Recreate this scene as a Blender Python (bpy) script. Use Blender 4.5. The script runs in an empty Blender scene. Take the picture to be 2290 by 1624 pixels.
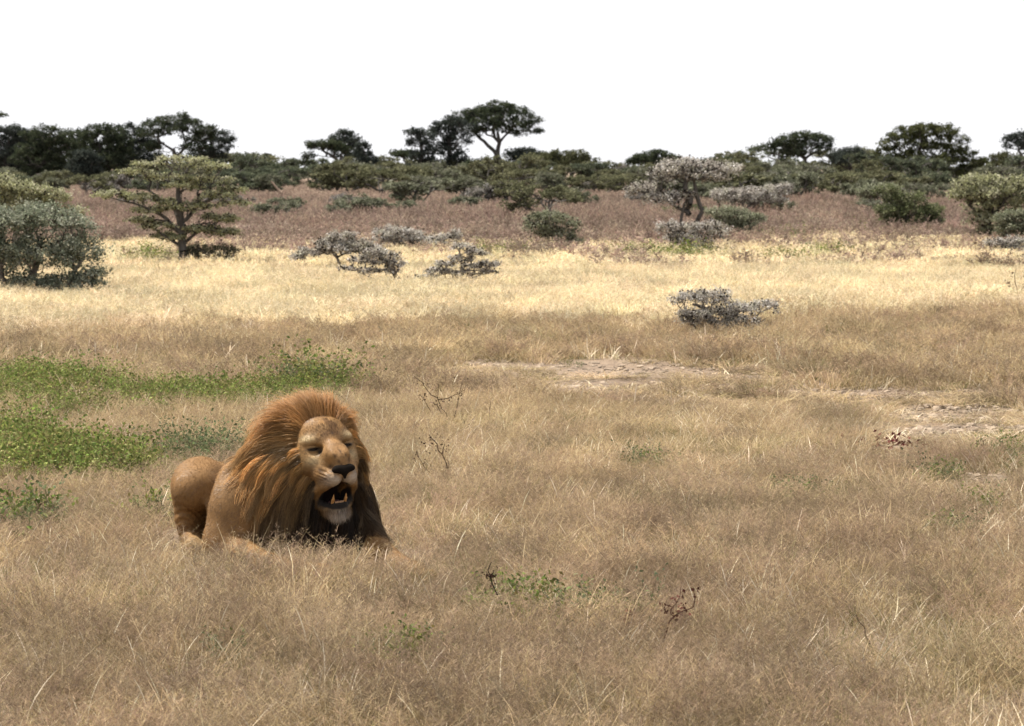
import bpy, math
import numpy as np
from mathutils import Vector

# ---------------------------------------------------------------- camera
IMW, IMH = 1024, 726
FPX = 2600.0            # focal length in pixels
HZ = 168.0              # horizon row
CAMH = 1.84
PITCH = math.atan((IMH / 2 - HZ) / FPX)
CP, SP = math.cos(PITCH), math.sin(PITCH)
scene = bpy.context.scene
COL = scene.collection
cam_data = bpy.data.cameras.new("camera")
cam = bpy.data.objects.new("camera", cam_data)
COL.objects.link(cam)
cam.location = (0, 0, CAMH)
cam.rotation_euler = (math.radians(90) - PITCH, 0, 0)
cam_data.sensor_width = 36.0
cam_data.lens = FPX / IMW * 36.0
cam_data.clip_start = 0.5
cam_data.clip_end = 6000
cam_data.dof.use_dof = True
cam_data.dof.focus_distance = 13.0
cam_data.dof.aperture_fstop = 9.0
scene.camera = cam

# ---------------------------------------------------------------- light
SUN_EL, SUN_AZ = 62.0, -62.0      # degrees; azimuth from +Y (away), negative = to the left
world = bpy.data.worlds.new("World")
scene.world = world
world.use_nodes = True
nt = world.node_tree
bg = nt.nodes["Background"]
sky = nt.nodes.new("ShaderNodeTexSky")
sky.sky_type = 'NISHITA'
sky.sun_disc = False
sky.sun_elevation = math.radians(SUN_EL)
sky.sun_rotation = math.radians(SUN_AZ)
sky.air_density = 1.0
sky.dust_density = 1.0
sky.ozone_density = 1.0
hs = nt.nodes.new("ShaderNodeHueSaturation")
hs.inputs["Saturation"].default_value = 0.18
hs.inputs["Value"].default_value = 1.0
nt.links.new(sky.outputs[0], hs.inputs["Color"])
lt = nt.nodes.new("ShaderNodeMix")          # white floor added to lift the horizon: the sky is nowhere darker than this
lt.data_type = 'RGBA'
lt.blend_type = 'LIGHTEN'
lt.inputs[0].default_value = 1.0
nt.links.new(hs.outputs[0], lt.inputs[6])
lt.inputs[7].default_value = (9.2, 9.2, 9.4, 1)
nt.links.new(lt.outputs[2], bg.inputs["Color"])
bg.inputs["Strength"].default_value = 0.06
sun_d = bpy.data.lights.new("sun", 'SUN')
sun_d.energy = 5.0
sun_d.angle = math.radians(0.55)
sun_d.color = (1.0, 0.94, 0.84)
sun = bpy.data.objects.new("sun", sun_d)
COL.objects.link(sun)
_az, _el = math.radians(SUN_AZ), math.radians(SUN_EL)
SUNV = Vector((math.sin(_az) * math.cos(_el), math.cos(_az) * math.cos(_el), math.sin(_el)))
sun.rotation_euler = SUNV.to_track_quat('Z', 'Y').to_euler()
scene.view_settings.view_transform = 'Standard'
scene.view_settings.look = 'None'
scene.view_settings.exposure = 1.0
scene.view_settings.gamma = 1.0
scene.cycles.use_denoising = True
scene.cycles.max_bounces = 8
scene.cycles.diffuse_bounces = 3
scene.cycles.transmission_bounces = 4
scene.cycles.glossy_bounces = 2

# ---------------------------------------------------------------- helpers
K = 1024 / 2289.0       # the photograph was measured on a 2289 wide copy


def ray(px, py):
    x = (px - IMW / 2) / FPX
    v = (IMH / 2 - py) / FPX
    return np.array([x, CP + SP * v, -SP + CP * v])


def ground_at(dx, dy):
    r = ray(dx * K, dy * K)
    t = CAMH / -r[2]
    return np.array([r[0] * t, r[1] * t, 0.0])


def point_at(dx, dy, Y):
    r = ray(dx * K, dy * K)
    t = Y / r[1]
    return np.array([r[0] * t, Y, CAMH + r[2] * t])


def project(P):
    """points (n,3) to measured-copy pixels"""
    q = P - np.array([0, 0, CAMH])
    fw = q[:, 1] * CP - q[:, 2] * SP
    up = q[:, 1] * SP + q[:, 2] * CP
    return np.stack([(IMW / 2 + FPX * q[:, 0] / fw) / K, (IMH / 2 - FPX * up / fw) / K], 1)


def hash2(ix, iy, seed):
    h = (ix.astype(np.int64) * 374761393 + iy.astype(np.int64) * 668265263 + seed * 974634777) & 0x7fffffff
    h = ((h ^ (h >> 13)) * 1274126177) & 0x7fffffff
    return ((h ^ (h >> 16)) & 0xffff) / 65535.0


def vnoise(x, y, seed=0):
    ix, iy = np.floor(x), np.floor(y)
    fx, fy = x - ix, y - iy
    fx = fx * fx * (3 - 2 * fx)
    fy = fy * fy * (3 - 2 * fy)
    a, b = hash2(ix, iy, seed), hash2(ix + 1, iy, seed)
    c, d = hash2(ix, iy + 1, seed), hash2(ix + 1, iy + 1, seed)
    return (a * (1 - fx) + b * fx) * (1 - fy) + (c * (1 - fx) + d * fx) * fy


def fbm(x, y, seed=0, oct=4):
    s, a, t = 0, 0.5, 0
    for o in range(oct):
        s = s + a * vnoise(x * 2 ** o, y * 2 ** o, seed + o * 17)
        t += a
        a *= 0.5
    return s / t


def sstep(a, b, x):
    t = np.clip((x - a) / (b - a), 0, 1)
    return t * t * (3 - 2 * t)


ALBEDO = .74          # all vertex colours below are on a brighter scale than the real albedos


def mesh_from(name, V, faces, col=None, mats=(), smooth=False, matidx=None):
    """V (n,3); faces: list of int arrays (m,3) or (m,4); col (n,3) linear"""
    me = bpy.data.meshes.new(name)
    V = np.asarray(V, np.float32)
    faces = [np.asarray(f, np.int32) for f in faces if len(f)]
    nl = sum(f.size for f in faces)
    nf = sum(len(f) for f in faces)
    me.vertices.add(len(V))
    me.vertices.foreach_set("co", V.ravel())
    me.loops.add(nl)
    me.loops.foreach_set("vertex_index", np.concatenate([f.ravel() for f in faces]))
    me.polygons.add(nf)
    tot = np.concatenate([np.full(len(f), f.shape[1], np.int32) for f in faces])
    me.polygons.foreach_set("loop_start", np.concatenate([[0], np.cumsum(tot)[:-1]]).astype(np.int32))
    if smooth:
        me.polygons.foreach_set("use_smooth", np.ones(nf, bool))
    for m in mats:
        me.materials.append(m)
    if matidx is not None:
        me.polygons.foreach_set("material_index", np.asarray(matidx, np.int32))
    if col is not None:
        at = me.attributes.new("Col", 'FLOAT_COLOR', 'POINT')
        c4 = np.ones((len(V), 4), np.float32)
        c4[:, :3] = np.asarray(col) * ALBEDO
        at.data.foreach_set("color", c4.ravel())
    me.update(calc_edges=True)
    return me


def link(name, me, parent=None, loc=None):
    o = bpy.data.objects.new(name, me)
    COL.objects.link(o)
    if parent is not None:
        o.parent = parent
    if loc is not None:
        o.location = loc
    return o


def tag(o, label=None, cat=None, group=None, kind=None):
    for k, v in (("label", label), ("category", cat), ("group", group), ("kind", kind)):
        if v:
            o[k] = v
    return o


def norm(v):
    return v / np.maximum(np.linalg.norm(v, axis=-1, keepdims=True), 1e-9)


def frames(d):
    """two unit vectors perpendicular to directions d (n,3)"""
    ref = np.where(np.abs(d[:, 2:3]) > 0.9, np.array([[1.0, 0, 0]]), np.array([[0, 0, 1.0]]))
    a = norm(np.cross(d, ref))
    return a, np.cross(d, a)


def tubes(P0, P1, R0, R1, n=5):
    P0, P1 = np.asarray(P0, float), np.asarray(P1, float)
    d = norm(P1 - P0)
    a, b = frames(d)
    th = np.arange(n) * 2 * math.pi / n
    ring = a[:, None, :] * np.cos(th)[None, :, None] + b[:, None, :] * np.sin(th)[None, :, None]
    A = P0[:, None, :] + ring * np.asarray(R0)[:, None, None]
    B = P1[:, None, :] + ring * np.asarray(R1)[:, None, None]
    m = len(P0)
    V = np.concatenate([A, B], 1).reshape(-1, 3)
    base = (np.arange(m) * 2 * n)[:, None]
    i = np.arange(n)[None, :]
    j = (np.arange(n)[None, :] + 1) % n
    F = np.stack([base + i, base + j, base + n + j, base + n + i], -1).reshape(-1, 4)
    return V, F


def rand_dirs(rng, n):
    v = rng.normal(size=(n, 3))
    return norm(v)


def leaf_quads(P, size, aspect, rng, upbias=0.0):
    n = len(P)
    nrm = rand_dirs(rng, n)
    nrm[:, 2] += upbias
    nrm = norm(nrm)
    a, b = frames(nrm)
    th = rng.uniform(0, 2 * math.pi, n)[:, None]
    u = a * np.cos(th) + b * np.sin(th)
    v = -a * np.sin(th) + b * np.cos(th)
    s = (np.asarray(size) * np.ones(n))[:, None]
    w = s * aspect
    # pointed leaf: base, two sides, tip
    V = np.stack([P - u * s * .5, P + v * w * .5 + u * s * .05 + nrm * s * .06, P + u * s * .5, P - v * w * .5 + u * s * .05 + nrm * s * .06], 1).reshape(-1, 3)
    F = np.arange(n * 4).reshape(n, 4)
    return V, F


def node_mat(name):
    m = bpy.data.materials.new(name)
    m.use_nodes = True
    t = m.node_tree
    t.nodes.clear()
    out = t.nodes.new("ShaderNodeOutputMaterial")
    return m, t, out


def leafy_material(name, transl=0.3, instanced=False, gloss=0.0, tcol=(1.0, 1.0, 1.0)):
    m, t, out = node_mat(name)
    at = t.nodes.new("ShaderNodeAttribute")
    at.attribute_name = "Col"
    c = at.outputs["Color"]
    if instanced:
        ai = t.nodes.new("ShaderNodeAttribute")
        ai.attribute_type = 'INSTANCER'
        ai.attribute_name = "tint"
        mx = t.nodes.new("ShaderNodeMix")
        mx.data_type = 'RGBA'
        mx.blend_type = 'MULTIPLY'
        mx.inputs[0].default_value = 1.0
        t.links.new(c, mx.inputs[6])
        t.links.new(ai.outputs["Color"], mx.inputs[7])
        c = mx.outputs[2]
    d = t.nodes.new("ShaderNodeBsdfDiffuse")
    tr = t.nodes.new("ShaderNodeBsdfTranslucent")
    ms = t.nodes.new("ShaderNodeMixShader")
    ms.inputs[0].default_value = transl
    t.links.new(c, d.inputs["Color"])
    t.links.new(c, tr.inputs["Color"])
    t.links.new(d.outputs[0], ms.inputs[1])
    t.links.new(tr.outputs[0], ms.inputs[2])
    s = ms.outputs[0]
    if gloss:
        g = t.nodes.new("ShaderNodeBsdfGlossy")
        g.inputs["Roughness"].default_value = 0.45
        m2 = t.nodes.new("ShaderNodeMixShader")
        m2.inputs[0].default_value = gloss
        t.links.new(s, m2.inputs[1])
        t.links.new(g.outputs[0], m2.inputs[2])
        s = m2.outputs[0]
    t.links.new(s, out.inputs[0])
    return m


def bark_material(name, c1, c2, scale=6.0):
    m, t, out = node_mat(name)
    tc = t.nodes.new("ShaderNodeTexCoord")
    mp = t.nodes.new("ShaderNodeMapping")
    mp.inputs["Scale"].default_value = (scale, scale, scale * .25)
    nz = t.nodes.new("ShaderNodeTexNoise")
    nz.inputs["Scale"].default_value = 2.0
    nz.inputs["Detail"].default_value = 6.0
    cr = t.nodes.new("ShaderNodeValToRGB")
    cr.color_ramp.elements[0].position = .35
    cr.color_ramp.elements[1].position = .65
    cr.color_ramp.elements[0].color = (*c1, 1)
    cr.color_ramp.elements[1].color = (*c2, 1)
    bs = t.nodes.new("ShaderNodeBsdfPrincipled")
    bs.inputs["Roughness"].default_value = .9
    t.links.new(tc.outputs["Object"], mp.inputs[0])
    t.links.new(mp.outputs[0], nz.inputs["Vector"])
    t.links.new(nz.outputs[0], cr.inputs[0])
    t.links.new(cr.outputs[0], bs.inputs["Base Color"])
    bp = t.nodes.new("ShaderNodeBump")
    bp.inputs["Strength"].default_value = .5
    bp.inputs["Distance"].default_value = .02
    t.links.new(nz.outputs[0], bp.inputs["Height"])
    t.links.new(bp.outputs[0], bs.inputs["Normal"])
    t.links.new(bs.outputs[0], out.inputs[0])
    return m


def scatter(name, P, rot, scl, pick, tint, protos, kind="stuff"):
    """one object that carries plants on points (geometry nodes); protos: list of mesh objects"""
    pc = bpy.data.collections.new(name + "_kinds")
    for o in protos:
        pc.objects.link(o)
    me = bpy.data.meshes.new(name)
    me.vertices.add(len(P))
    me.vertices.foreach_set("co", np.asarray(P, np.float32).ravel())
    for nm, ty, key, arr in (("rot", 'FLOAT_VECTOR', "vector", rot), ("scl", 'FLOAT_VECTOR', "vector", scl),
                             ("pick", 'INT', "value", pick)):
        a = me.attributes.new(nm, ty, 'POINT')
        a.data.foreach_set(key, np.asarray(arr, np.int32 if ty == 'INT' else np.float32).ravel())
    a = me.attributes.new("tint", 'FLOAT_COLOR', 'POINT')
    c4 = np.ones((len(P), 4), np.float32)
    c4[:, :3] = tint
    a.data.foreach_set("color", c4.ravel())
    o = link(name, me)
    o["kind"] = kind
    ng = bpy.data.node_groups.new(name + "_nodes", 'GeometryNodeTree')
    ng.interface.new_socket("Geometry", in_out='INPUT', socket_type='NodeSocketGeometry')
    ng.interface.new_socket("Geometry", in_out='OUTPUT', socket_type='NodeSocketGeometry')
    gi = ng.nodes.new("NodeGroupInput")
    go = ng.nodes.new("NodeGroupOutput")
    ci = ng.nodes.new("GeometryNodeCollectionInfo")
    ci.inputs["Collection"].default_value = pc
    ci.inputs["Separate Children"].default_value = True
    ci.inputs["Reset Children"].default_value = True
    ip = ng.nodes.new("GeometryNodeInstanceOnPoints")
    ip.inputs["Pick Instance"].default_value = True

    def named(nm, ty):
        n = ng.nodes.new("GeometryNodeInputNamedAttribute")
        n.data_type = ty
        n.inputs["Name"].default_value = nm
        return n.outputs["Attribute"]
    er = ng.nodes.new("FunctionNodeEulerToRotation")
    L = ng.links.new
    L(gi.outputs[0], ip.inputs["Points"])
    L(ci.outputs[0], ip.inputs["Instance"])
    L(named("pick", 'INT'), ip.inputs["Instance Index"])
    L(named("rot", 'FLOAT_VECTOR'), er.inputs[0])
    L(er.outputs[0], ip.inputs["Rotation"])
    L(named("scl", 'FLOAT_VECTOR'), ip.inputs["Scale"])
    L(ip.outputs[0], go.inputs[0])
    md = o.modifiers.new("plants", 'NODES')
    md.node_group = ng
    return o
# ================================================================= ground
def ground_material():
    m, t, out = node_mat("dry_soil")
    N, L = t.nodes.new, t.links.new
    tc = N("ShaderNodeTexCoord")
    n1 = N("ShaderNodeTexNoise"); n1.inputs["Scale"].default_value = .55; n1.inputs["Detail"].default_value = 8
    n2 = N("ShaderNodeTexNoise"); n2.inputs["Scale"].default_value = 9.; n2.inputs["Detail"].default_value = 8
    n2.inputs["Roughness"].default_value = .7
    n3 = N("ShaderNodeTexNoise"); n3.inputs["Scale"].default_value = 60.; n3.inputs["Detail"].default_value = 4
    for n in (n1, n2, n3):
        L(tc.outputs["Object"], n.inputs["Vector"])
    r1 = N("ShaderNodeValToRGB")
    e = r1.color_ramp.elements
    e[0].position, e[0].color = .3, (.15, .105, .070, 1)
    e[1].position, e[1].color = .7, (.25, .185, .128, 1)
    L(n1.outputs[0], r1.inputs[0])
    r2 = N("ShaderNodeValToRGB")
    e = r2.color_ramp.elements
    e[0].position, e[0].color = .36, (.42, .36, .32, 1)
    e[1].position, e[1].color = .56, (1, 1, 1, 1)
    L(n2.outputs[0], r2.inputs[0])
    mx = N("ShaderNodeMix"); mx.data_type = 'RGBA'; mx.blend_type = 'MULTIPLY'; mx.inputs[0].default_value = .8
    L(r1.outputs[0], mx.inputs[6]); L(r2.outputs[0], mx.inputs[7])
    r3 = N("ShaderNodeValToRGB")
    e = r3.color_ramp.elements
    e[0].position, e[0].color = .3, (.6, .6, .6, 1)
    e[1].position, e[1].color = .6, (1.05, 1.03, 1, 1)
    L(n3.outputs[0], r3.inputs[0])
    m2 = N("ShaderNodeMix"); m2.data_type = 'RGBA'; m2.blend_type = 'MULTIPLY'; m2.inputs[0].default_value = .8
    L(mx.outputs[2], m2.inputs[6]); L(r3.outputs[0], m2.inputs[7])
    b = N("ShaderNodeBsdfPrincipled"); b.inputs["Roughness"].default_value = 1
    L(m2.outputs[2], b.inputs["Base Color"])
    bp = N("ShaderNodeBump"); bp.inputs["Strength"].default_value = .8; bp.inputs["Distance"].default_value = .03
    L(n2.outputs[0], bp.inputs["Height"]); L(bp.outputs[0], b.inputs["Normal"])
    L(b.outputs[0], out.inputs[0])
    return m


def build_ground():
    xs = np.concatenate([[-3000, -1200, -500, -220, -100, -60], np.linspace(-36, 36, 73), [60, 100, 220, 500, 1200, 3000]])
    ys = np.concatenate([[-60, -20, 0, 4], np.linspace(6, 46, 81), np.geomspace(50, 4000, 26)])
    X, Y = np.meshgrid(xs, ys, indexing='ij')
    Z = (fbm(X * .8, Y * .8, 5, 4) - .5) * .05 * ((np.abs(X) < 40) & (Y > 5) & (Y < 47))
    V = np.stack([X, Y, Z], -1).reshape(-1, 3)
    nx, ny = X.shape
    i, j = np.meshgrid(np.arange(nx - 1), np.arange(ny - 1), indexing='ij')
    a = (i * ny + j).ravel()
    F = np.stack([a, a + ny, a + ny + 1, a + 1], 1)
    o = link("ground", mesh_from("ground", V, [F], mats=[ground_material()], smooth=True))
    tag(o, kind="structure")


build_ground()

# ================================================================= grass
MAT_GRASS = leafy_material("dry_grass", .35, True)
MAT_HERB = leafy_material("herb_leaves", .35, True)


def blades(rng, n, base_r, h0, h1, lean, curve, width, cols, cjit=.2, seg=3):
    """n tapering curved blades -> V, quads, tris, colours"""
    th = rng.uniform(0, 2 * math.pi, n)
    rr = base_r * np.sqrt(rng.uniform(0, 1, n))
    base = np.stack([rr * np.cos(th), rr * np.sin(th), np.full(n, -.01)], 1)
    az = th + rng.normal(0, 1.1, n)
    hd = np.stack([np.cos(az), np.sin(az), np.zeros(n)], 1)
    h = rng.uniform(h0, h1, n)
    le = np.abs(rng.normal(lean, lean * .6 + .05, n))
    cu = rng.uniform(0, curve, n)
    wa = rng.uniform(0, 2 * math.pi, n)
    wd = np.stack([np.cos(wa), np.sin(wa), np.zeros(n)], 1)
    rows = []
    for s in np.linspace(0, 1, seg + 1):
        out = le * s + cu * s * s
        up = s * np.cos(np.minimum(le, 1.2)) - .35 * cu * s * s
        rows.append(base + hd * (out * h)[:, None] + np.array([0, 0, 1.0]) * (up * h)[:, None])
    cols = np.asarray(cols)
    c = cols[rng.integers(0, len(cols), n)] * rng.uniform(1 - cjit, 1 + cjit, n)[:, None]
    V, C = [], []
    for k, r in enumerate(rows[:-1]):
        w = width * (1 - .6 * k / seg) * rng.uniform(.7, 1.2, n)[:, None]
        V += [r - wd * w * .5, r + wd * w * .5]
        C += [c, c]
    V.append(rows[-1]); C.append(c)
    V = np.stack(V, 1)
    nv = V.shape[1]
    b = (np.arange(n) * nv)[:, None]
    Q = np.concatenate([b + np.array([[2 * k, 2 * k + 1, 2 * k + 3, 2 * k + 2]]) for k in range(seg - 1)])
    T = b + np.array([[nv - 3, nv - 2, nv - 1]])
    return V.reshape(-1, 3), Q, T, np.stack(C, 1).reshape(-1, 3), rows


def panicles(rng, rows, per, lo, length, width, cols):
    """feathery seed heads: thin side branchlets on the upper part of stems"""
    n = len(rows[0])
    R = np.stack(rows, 1)
    k = R.shape[1] - 1
    s = rng.uniform(lo, 1.0, (n, per)) * k
    i = np.minimum(s.astype(int), k - 1)
    f = (s - i)[..., None]
    idx = np.arange(n)[:, None]
    P = (R[idx, i] * (1 - f) + R[idx, i + 1] * f).reshape(-1, 3)
    m = len(P)
    up = np.linspace(1, 1, m)
    d = rand_dirs(rng, m) * np.array([1, 1, .5]) + np.array([0, 0, .75])
    d = norm(d)
    ln = length * rng.uniform(.5, 1.2, m) * (1.25 - .8 * ((s.ravel() / k) - lo) / (1 - lo))
    a, b = frames(d)
    th = rng.uniform(0, 2 * math.pi, m)[:, None]
    wv = a * np.cos(th) + b * np.sin(th)
    tip = P + d * ln[:, None]
    mid = P + d * ln[:, None] * .55
    V = np.stack([P, mid + wv * width * .5, tip, mid - wv * width * .5], 1).reshape(-1, 3)
    cols = np.asarray(cols)
    c = cols[rng.integers(0, len(cols), m)] * rng.uniform(.75, 1.25, m)[:, None]
    return V, np.arange(m * 4).reshape(m, 4), np.repeat(c, 4, 0)


class Bag:
    def __init__(self):
        self.V, self.Q, self.T, self.C, self.n = [], [], [], [], 0

    def add(self, V, Q=None, T=None, C=None):
        if Q is not None:
            self.Q.append(np.asarray(Q) + self.n)
        if T is not None:
            self.T.append(np.asarray(T) + self.n)
        self.V.append(V)
        self.C.append(C if np.ndim(C) == 2 else np.tile(np.asarray(C, float), (len(V), 1)))
        self.n += len(V)

    def mesh(self, name, mats, smooth=False):
        fs = []
        if self.Q:
            fs.append(np.concatenate(self.Q))
        if self.T:
            fs.append(np.concatenate(self.T))
        return mesh_from(name, np.concatenate(self.V), fs, np.concatenate(self.C), mats, smooth)


MAUVE = [(.36, .265, .18), (.41, .30, .20), (.26, .19, .145), (.45, .345, .225)]
STRAW = [(.60, .47, .29), (.52, .40, .23), (.66, .53, .34), (.46, .34, .19)]
OLIVE = [(.21, .20, .085), (.26, .23, .11), (.15, .155, .065), (.36, .29, .15)]
YELL = [(.88, .75, .51), (.80, .66, .42), (.95, .84, .61), (.66, .52, .31)]
PALE = [(1.0, .88, .68), (.86, .73, .52)]
REDM = [(.40, .29, .235), (.31, .21, .18), (.46, .36, .28), (.42, .34, .25), (.25, .185, .15)]


def grass_kind(name, seed, kind, wmul=1.0):
    rng = np.random.default_rng(seed)
    b = Bag()
    if kind == 'mauve':
        v, q, t, c, rows = blades(rng, 20, .11, .15, .29, .28, .25, .0016 * wmul, STRAW + MAUVE)
        b.add(v, q, t, c)
        v, q, c = panicles(rng, rows, 28, .45, .045, .0017 * wmul, MAUVE)
        b.add(v, q, None, c)
        v, q, t, c, _ = blades(rng, 46, .13, .06, .17, .5, .5, .003 * wmul, OLIVE + STRAW)
        b.add(v, q, t, c)
    elif kind == 'straw':
        v, q, t, c, rows = blades(rng, 60, .12, .12, .30, .35, .5, .003 * wmul, STRAW)
        b.add(v, q, t, c)
        v, q, c = panicles(rng, [r[:24] for r in rows], 14, .6, .035, .0018 * wmul, STRAW + MAUVE)
        b.add(v, q, None, c)
        v, q, t, c, _ = blades(rng, 26, .13, .05, .13, .5, .5, .003 * wmul, OLIVE)
        b.add(v, q, t, c)
    elif kind == 'olive':
        v, q, t, c, _ = blades(rng, 70, .10, .08, .24, .45, .6, .0035 * wmul, OLIVE + STRAW[:1])
        b.add(v, q, t, c)
    elif kind == 'stalks':
        v, q, t, c, _ = blades(rng, 9, .14, .12, .27, .28, .35, .0056 * wmul, PALE, seg=4)
        b.add(v, q, t, c)
        v, q, t, c, _ = blades(rng, 14, .12, .08, .20, .4, .6, .0035 * wmul, PALE + STRAW, seg=4)
        b.add(v, q, t, c)
    elif kind == 'short':
        v, q, t, c, _ = blades(rng, 70, .13, .03, .10, .6, .6, .0032 * wmul, STRAW + MAUVE + OLIVE[:2])
        b.add(v, q, t, c)
    elif kind == 'yellow':
        v, q, t, c, rows = blades(rng, 80, .14, .16, .38, .3, .45, .0035 * wmul, YELL)
        b.add(v, q, t, c)
        v, q, c = panicles(rng, [r[:26] for r in rows], 12, .6, .05, .003 * wmul, YELL)
        b.add(v, q, None, c)
    elif kind == 'tall':
        v, q, t, c, rows = blades(rng, 30, .5, .22, .5, .2, .25, .012 * wmul, REDM)
        b.add(v, q, t, c)
        v, q, c = panicles(rng, rows, 26, .25, .11, .012 * wmul, REDM)
        b.add(v, q, None, c)
    return bpy.data.objects.new(name, b.mesh(name, [MAT_GRASS]))


BARE = [(1420, 826, 280, 17), (1080, 815, 90, 10), (1880, 880, 330, 12), (2200, 912, 170, 11), (2150, 960, 180, 10),
        (1990, 1003, 80, 12), (2170, 1075, 110, 10), (1350, 860, 130, 9), (2080, 935, 120, 8), (1640, 845, 120, 8)]
HERB = [(40, 890, 130, 46), (200, 905, 140, 42), (350, 912, 120, 34), (470, 912, 110, 22), (590, 908, 80, 18), (700, 892, 80, 22), (780, 888, 45, 10), (60, 945, 130, 18),
        (60, 1055, 120, 46), (200, 1065, 130, 30), (300, 1072, 50, 16)]
LION_O = ground_at((380 + 1050 / 3.124) / 2560 * 2289, (940 + 1450 / 3.124) / 2560 * 2289)
LION_ROT = -math.atan2(LION_O[0], LION_O[1])


def ell(D, E, grow=1.0):
    """how deep inside the nearest ellipse (1 centre, 0 rim)"""
    best = np.full(len(D), -9.0)
    for cx, cy, rx, ry in E:
        r = np.hypot((D[:, 0] - cx) / (rx * grow), (D[:, 1] - cy) / (ry * grow))
        best = np.maximum(best, 1 - r)
    return best


def lion_local(P):
    q = P[:, :2] - LION_O[:2]
    c, s = math.cos(-LION_ROT), math.sin(-LION_ROT)
    return np.stack([q[:, 0] * c - q[:, 1] * s, q[:, 0] * s + q[:, 1] * c], 1)


def in_lion(P):
    L = lion_local(P)

    def cap(a, b, r):
        a, b = np.array(a), np.array(b)
        t = np.clip(((L - a) @ (b - a)) / ((b - a) @ (b - a)), 0, 1)
        return np.hypot(*(L - a - t[:, None] * (b - a)).T) < r
    return cap((.12, 0), (-.35, .85), .33) | cap((-.42, .3), (-.42, .6), .16) | cap((-.28, -.06), (.06, -.56), .03) | cap((.3, 0), (.56, -.62), .05)


def field_points(rng, d0, d1, dens, margin=1.3):
    n = int(dens * .197 * 2 * margin * .5 * 2 * (d1 * d1 - d0 * d0) * .5 + dens * 2.4 * (d1 - d0))
    y = np.sqrt(rng.uniform(d0 * d0, d1 * d1, n))
    x = rng.uniform(-1, 1, n) * (.197 * margin * y + 1.2)
    return np.stack([x, y, np.zeros(n)], 1)


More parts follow.
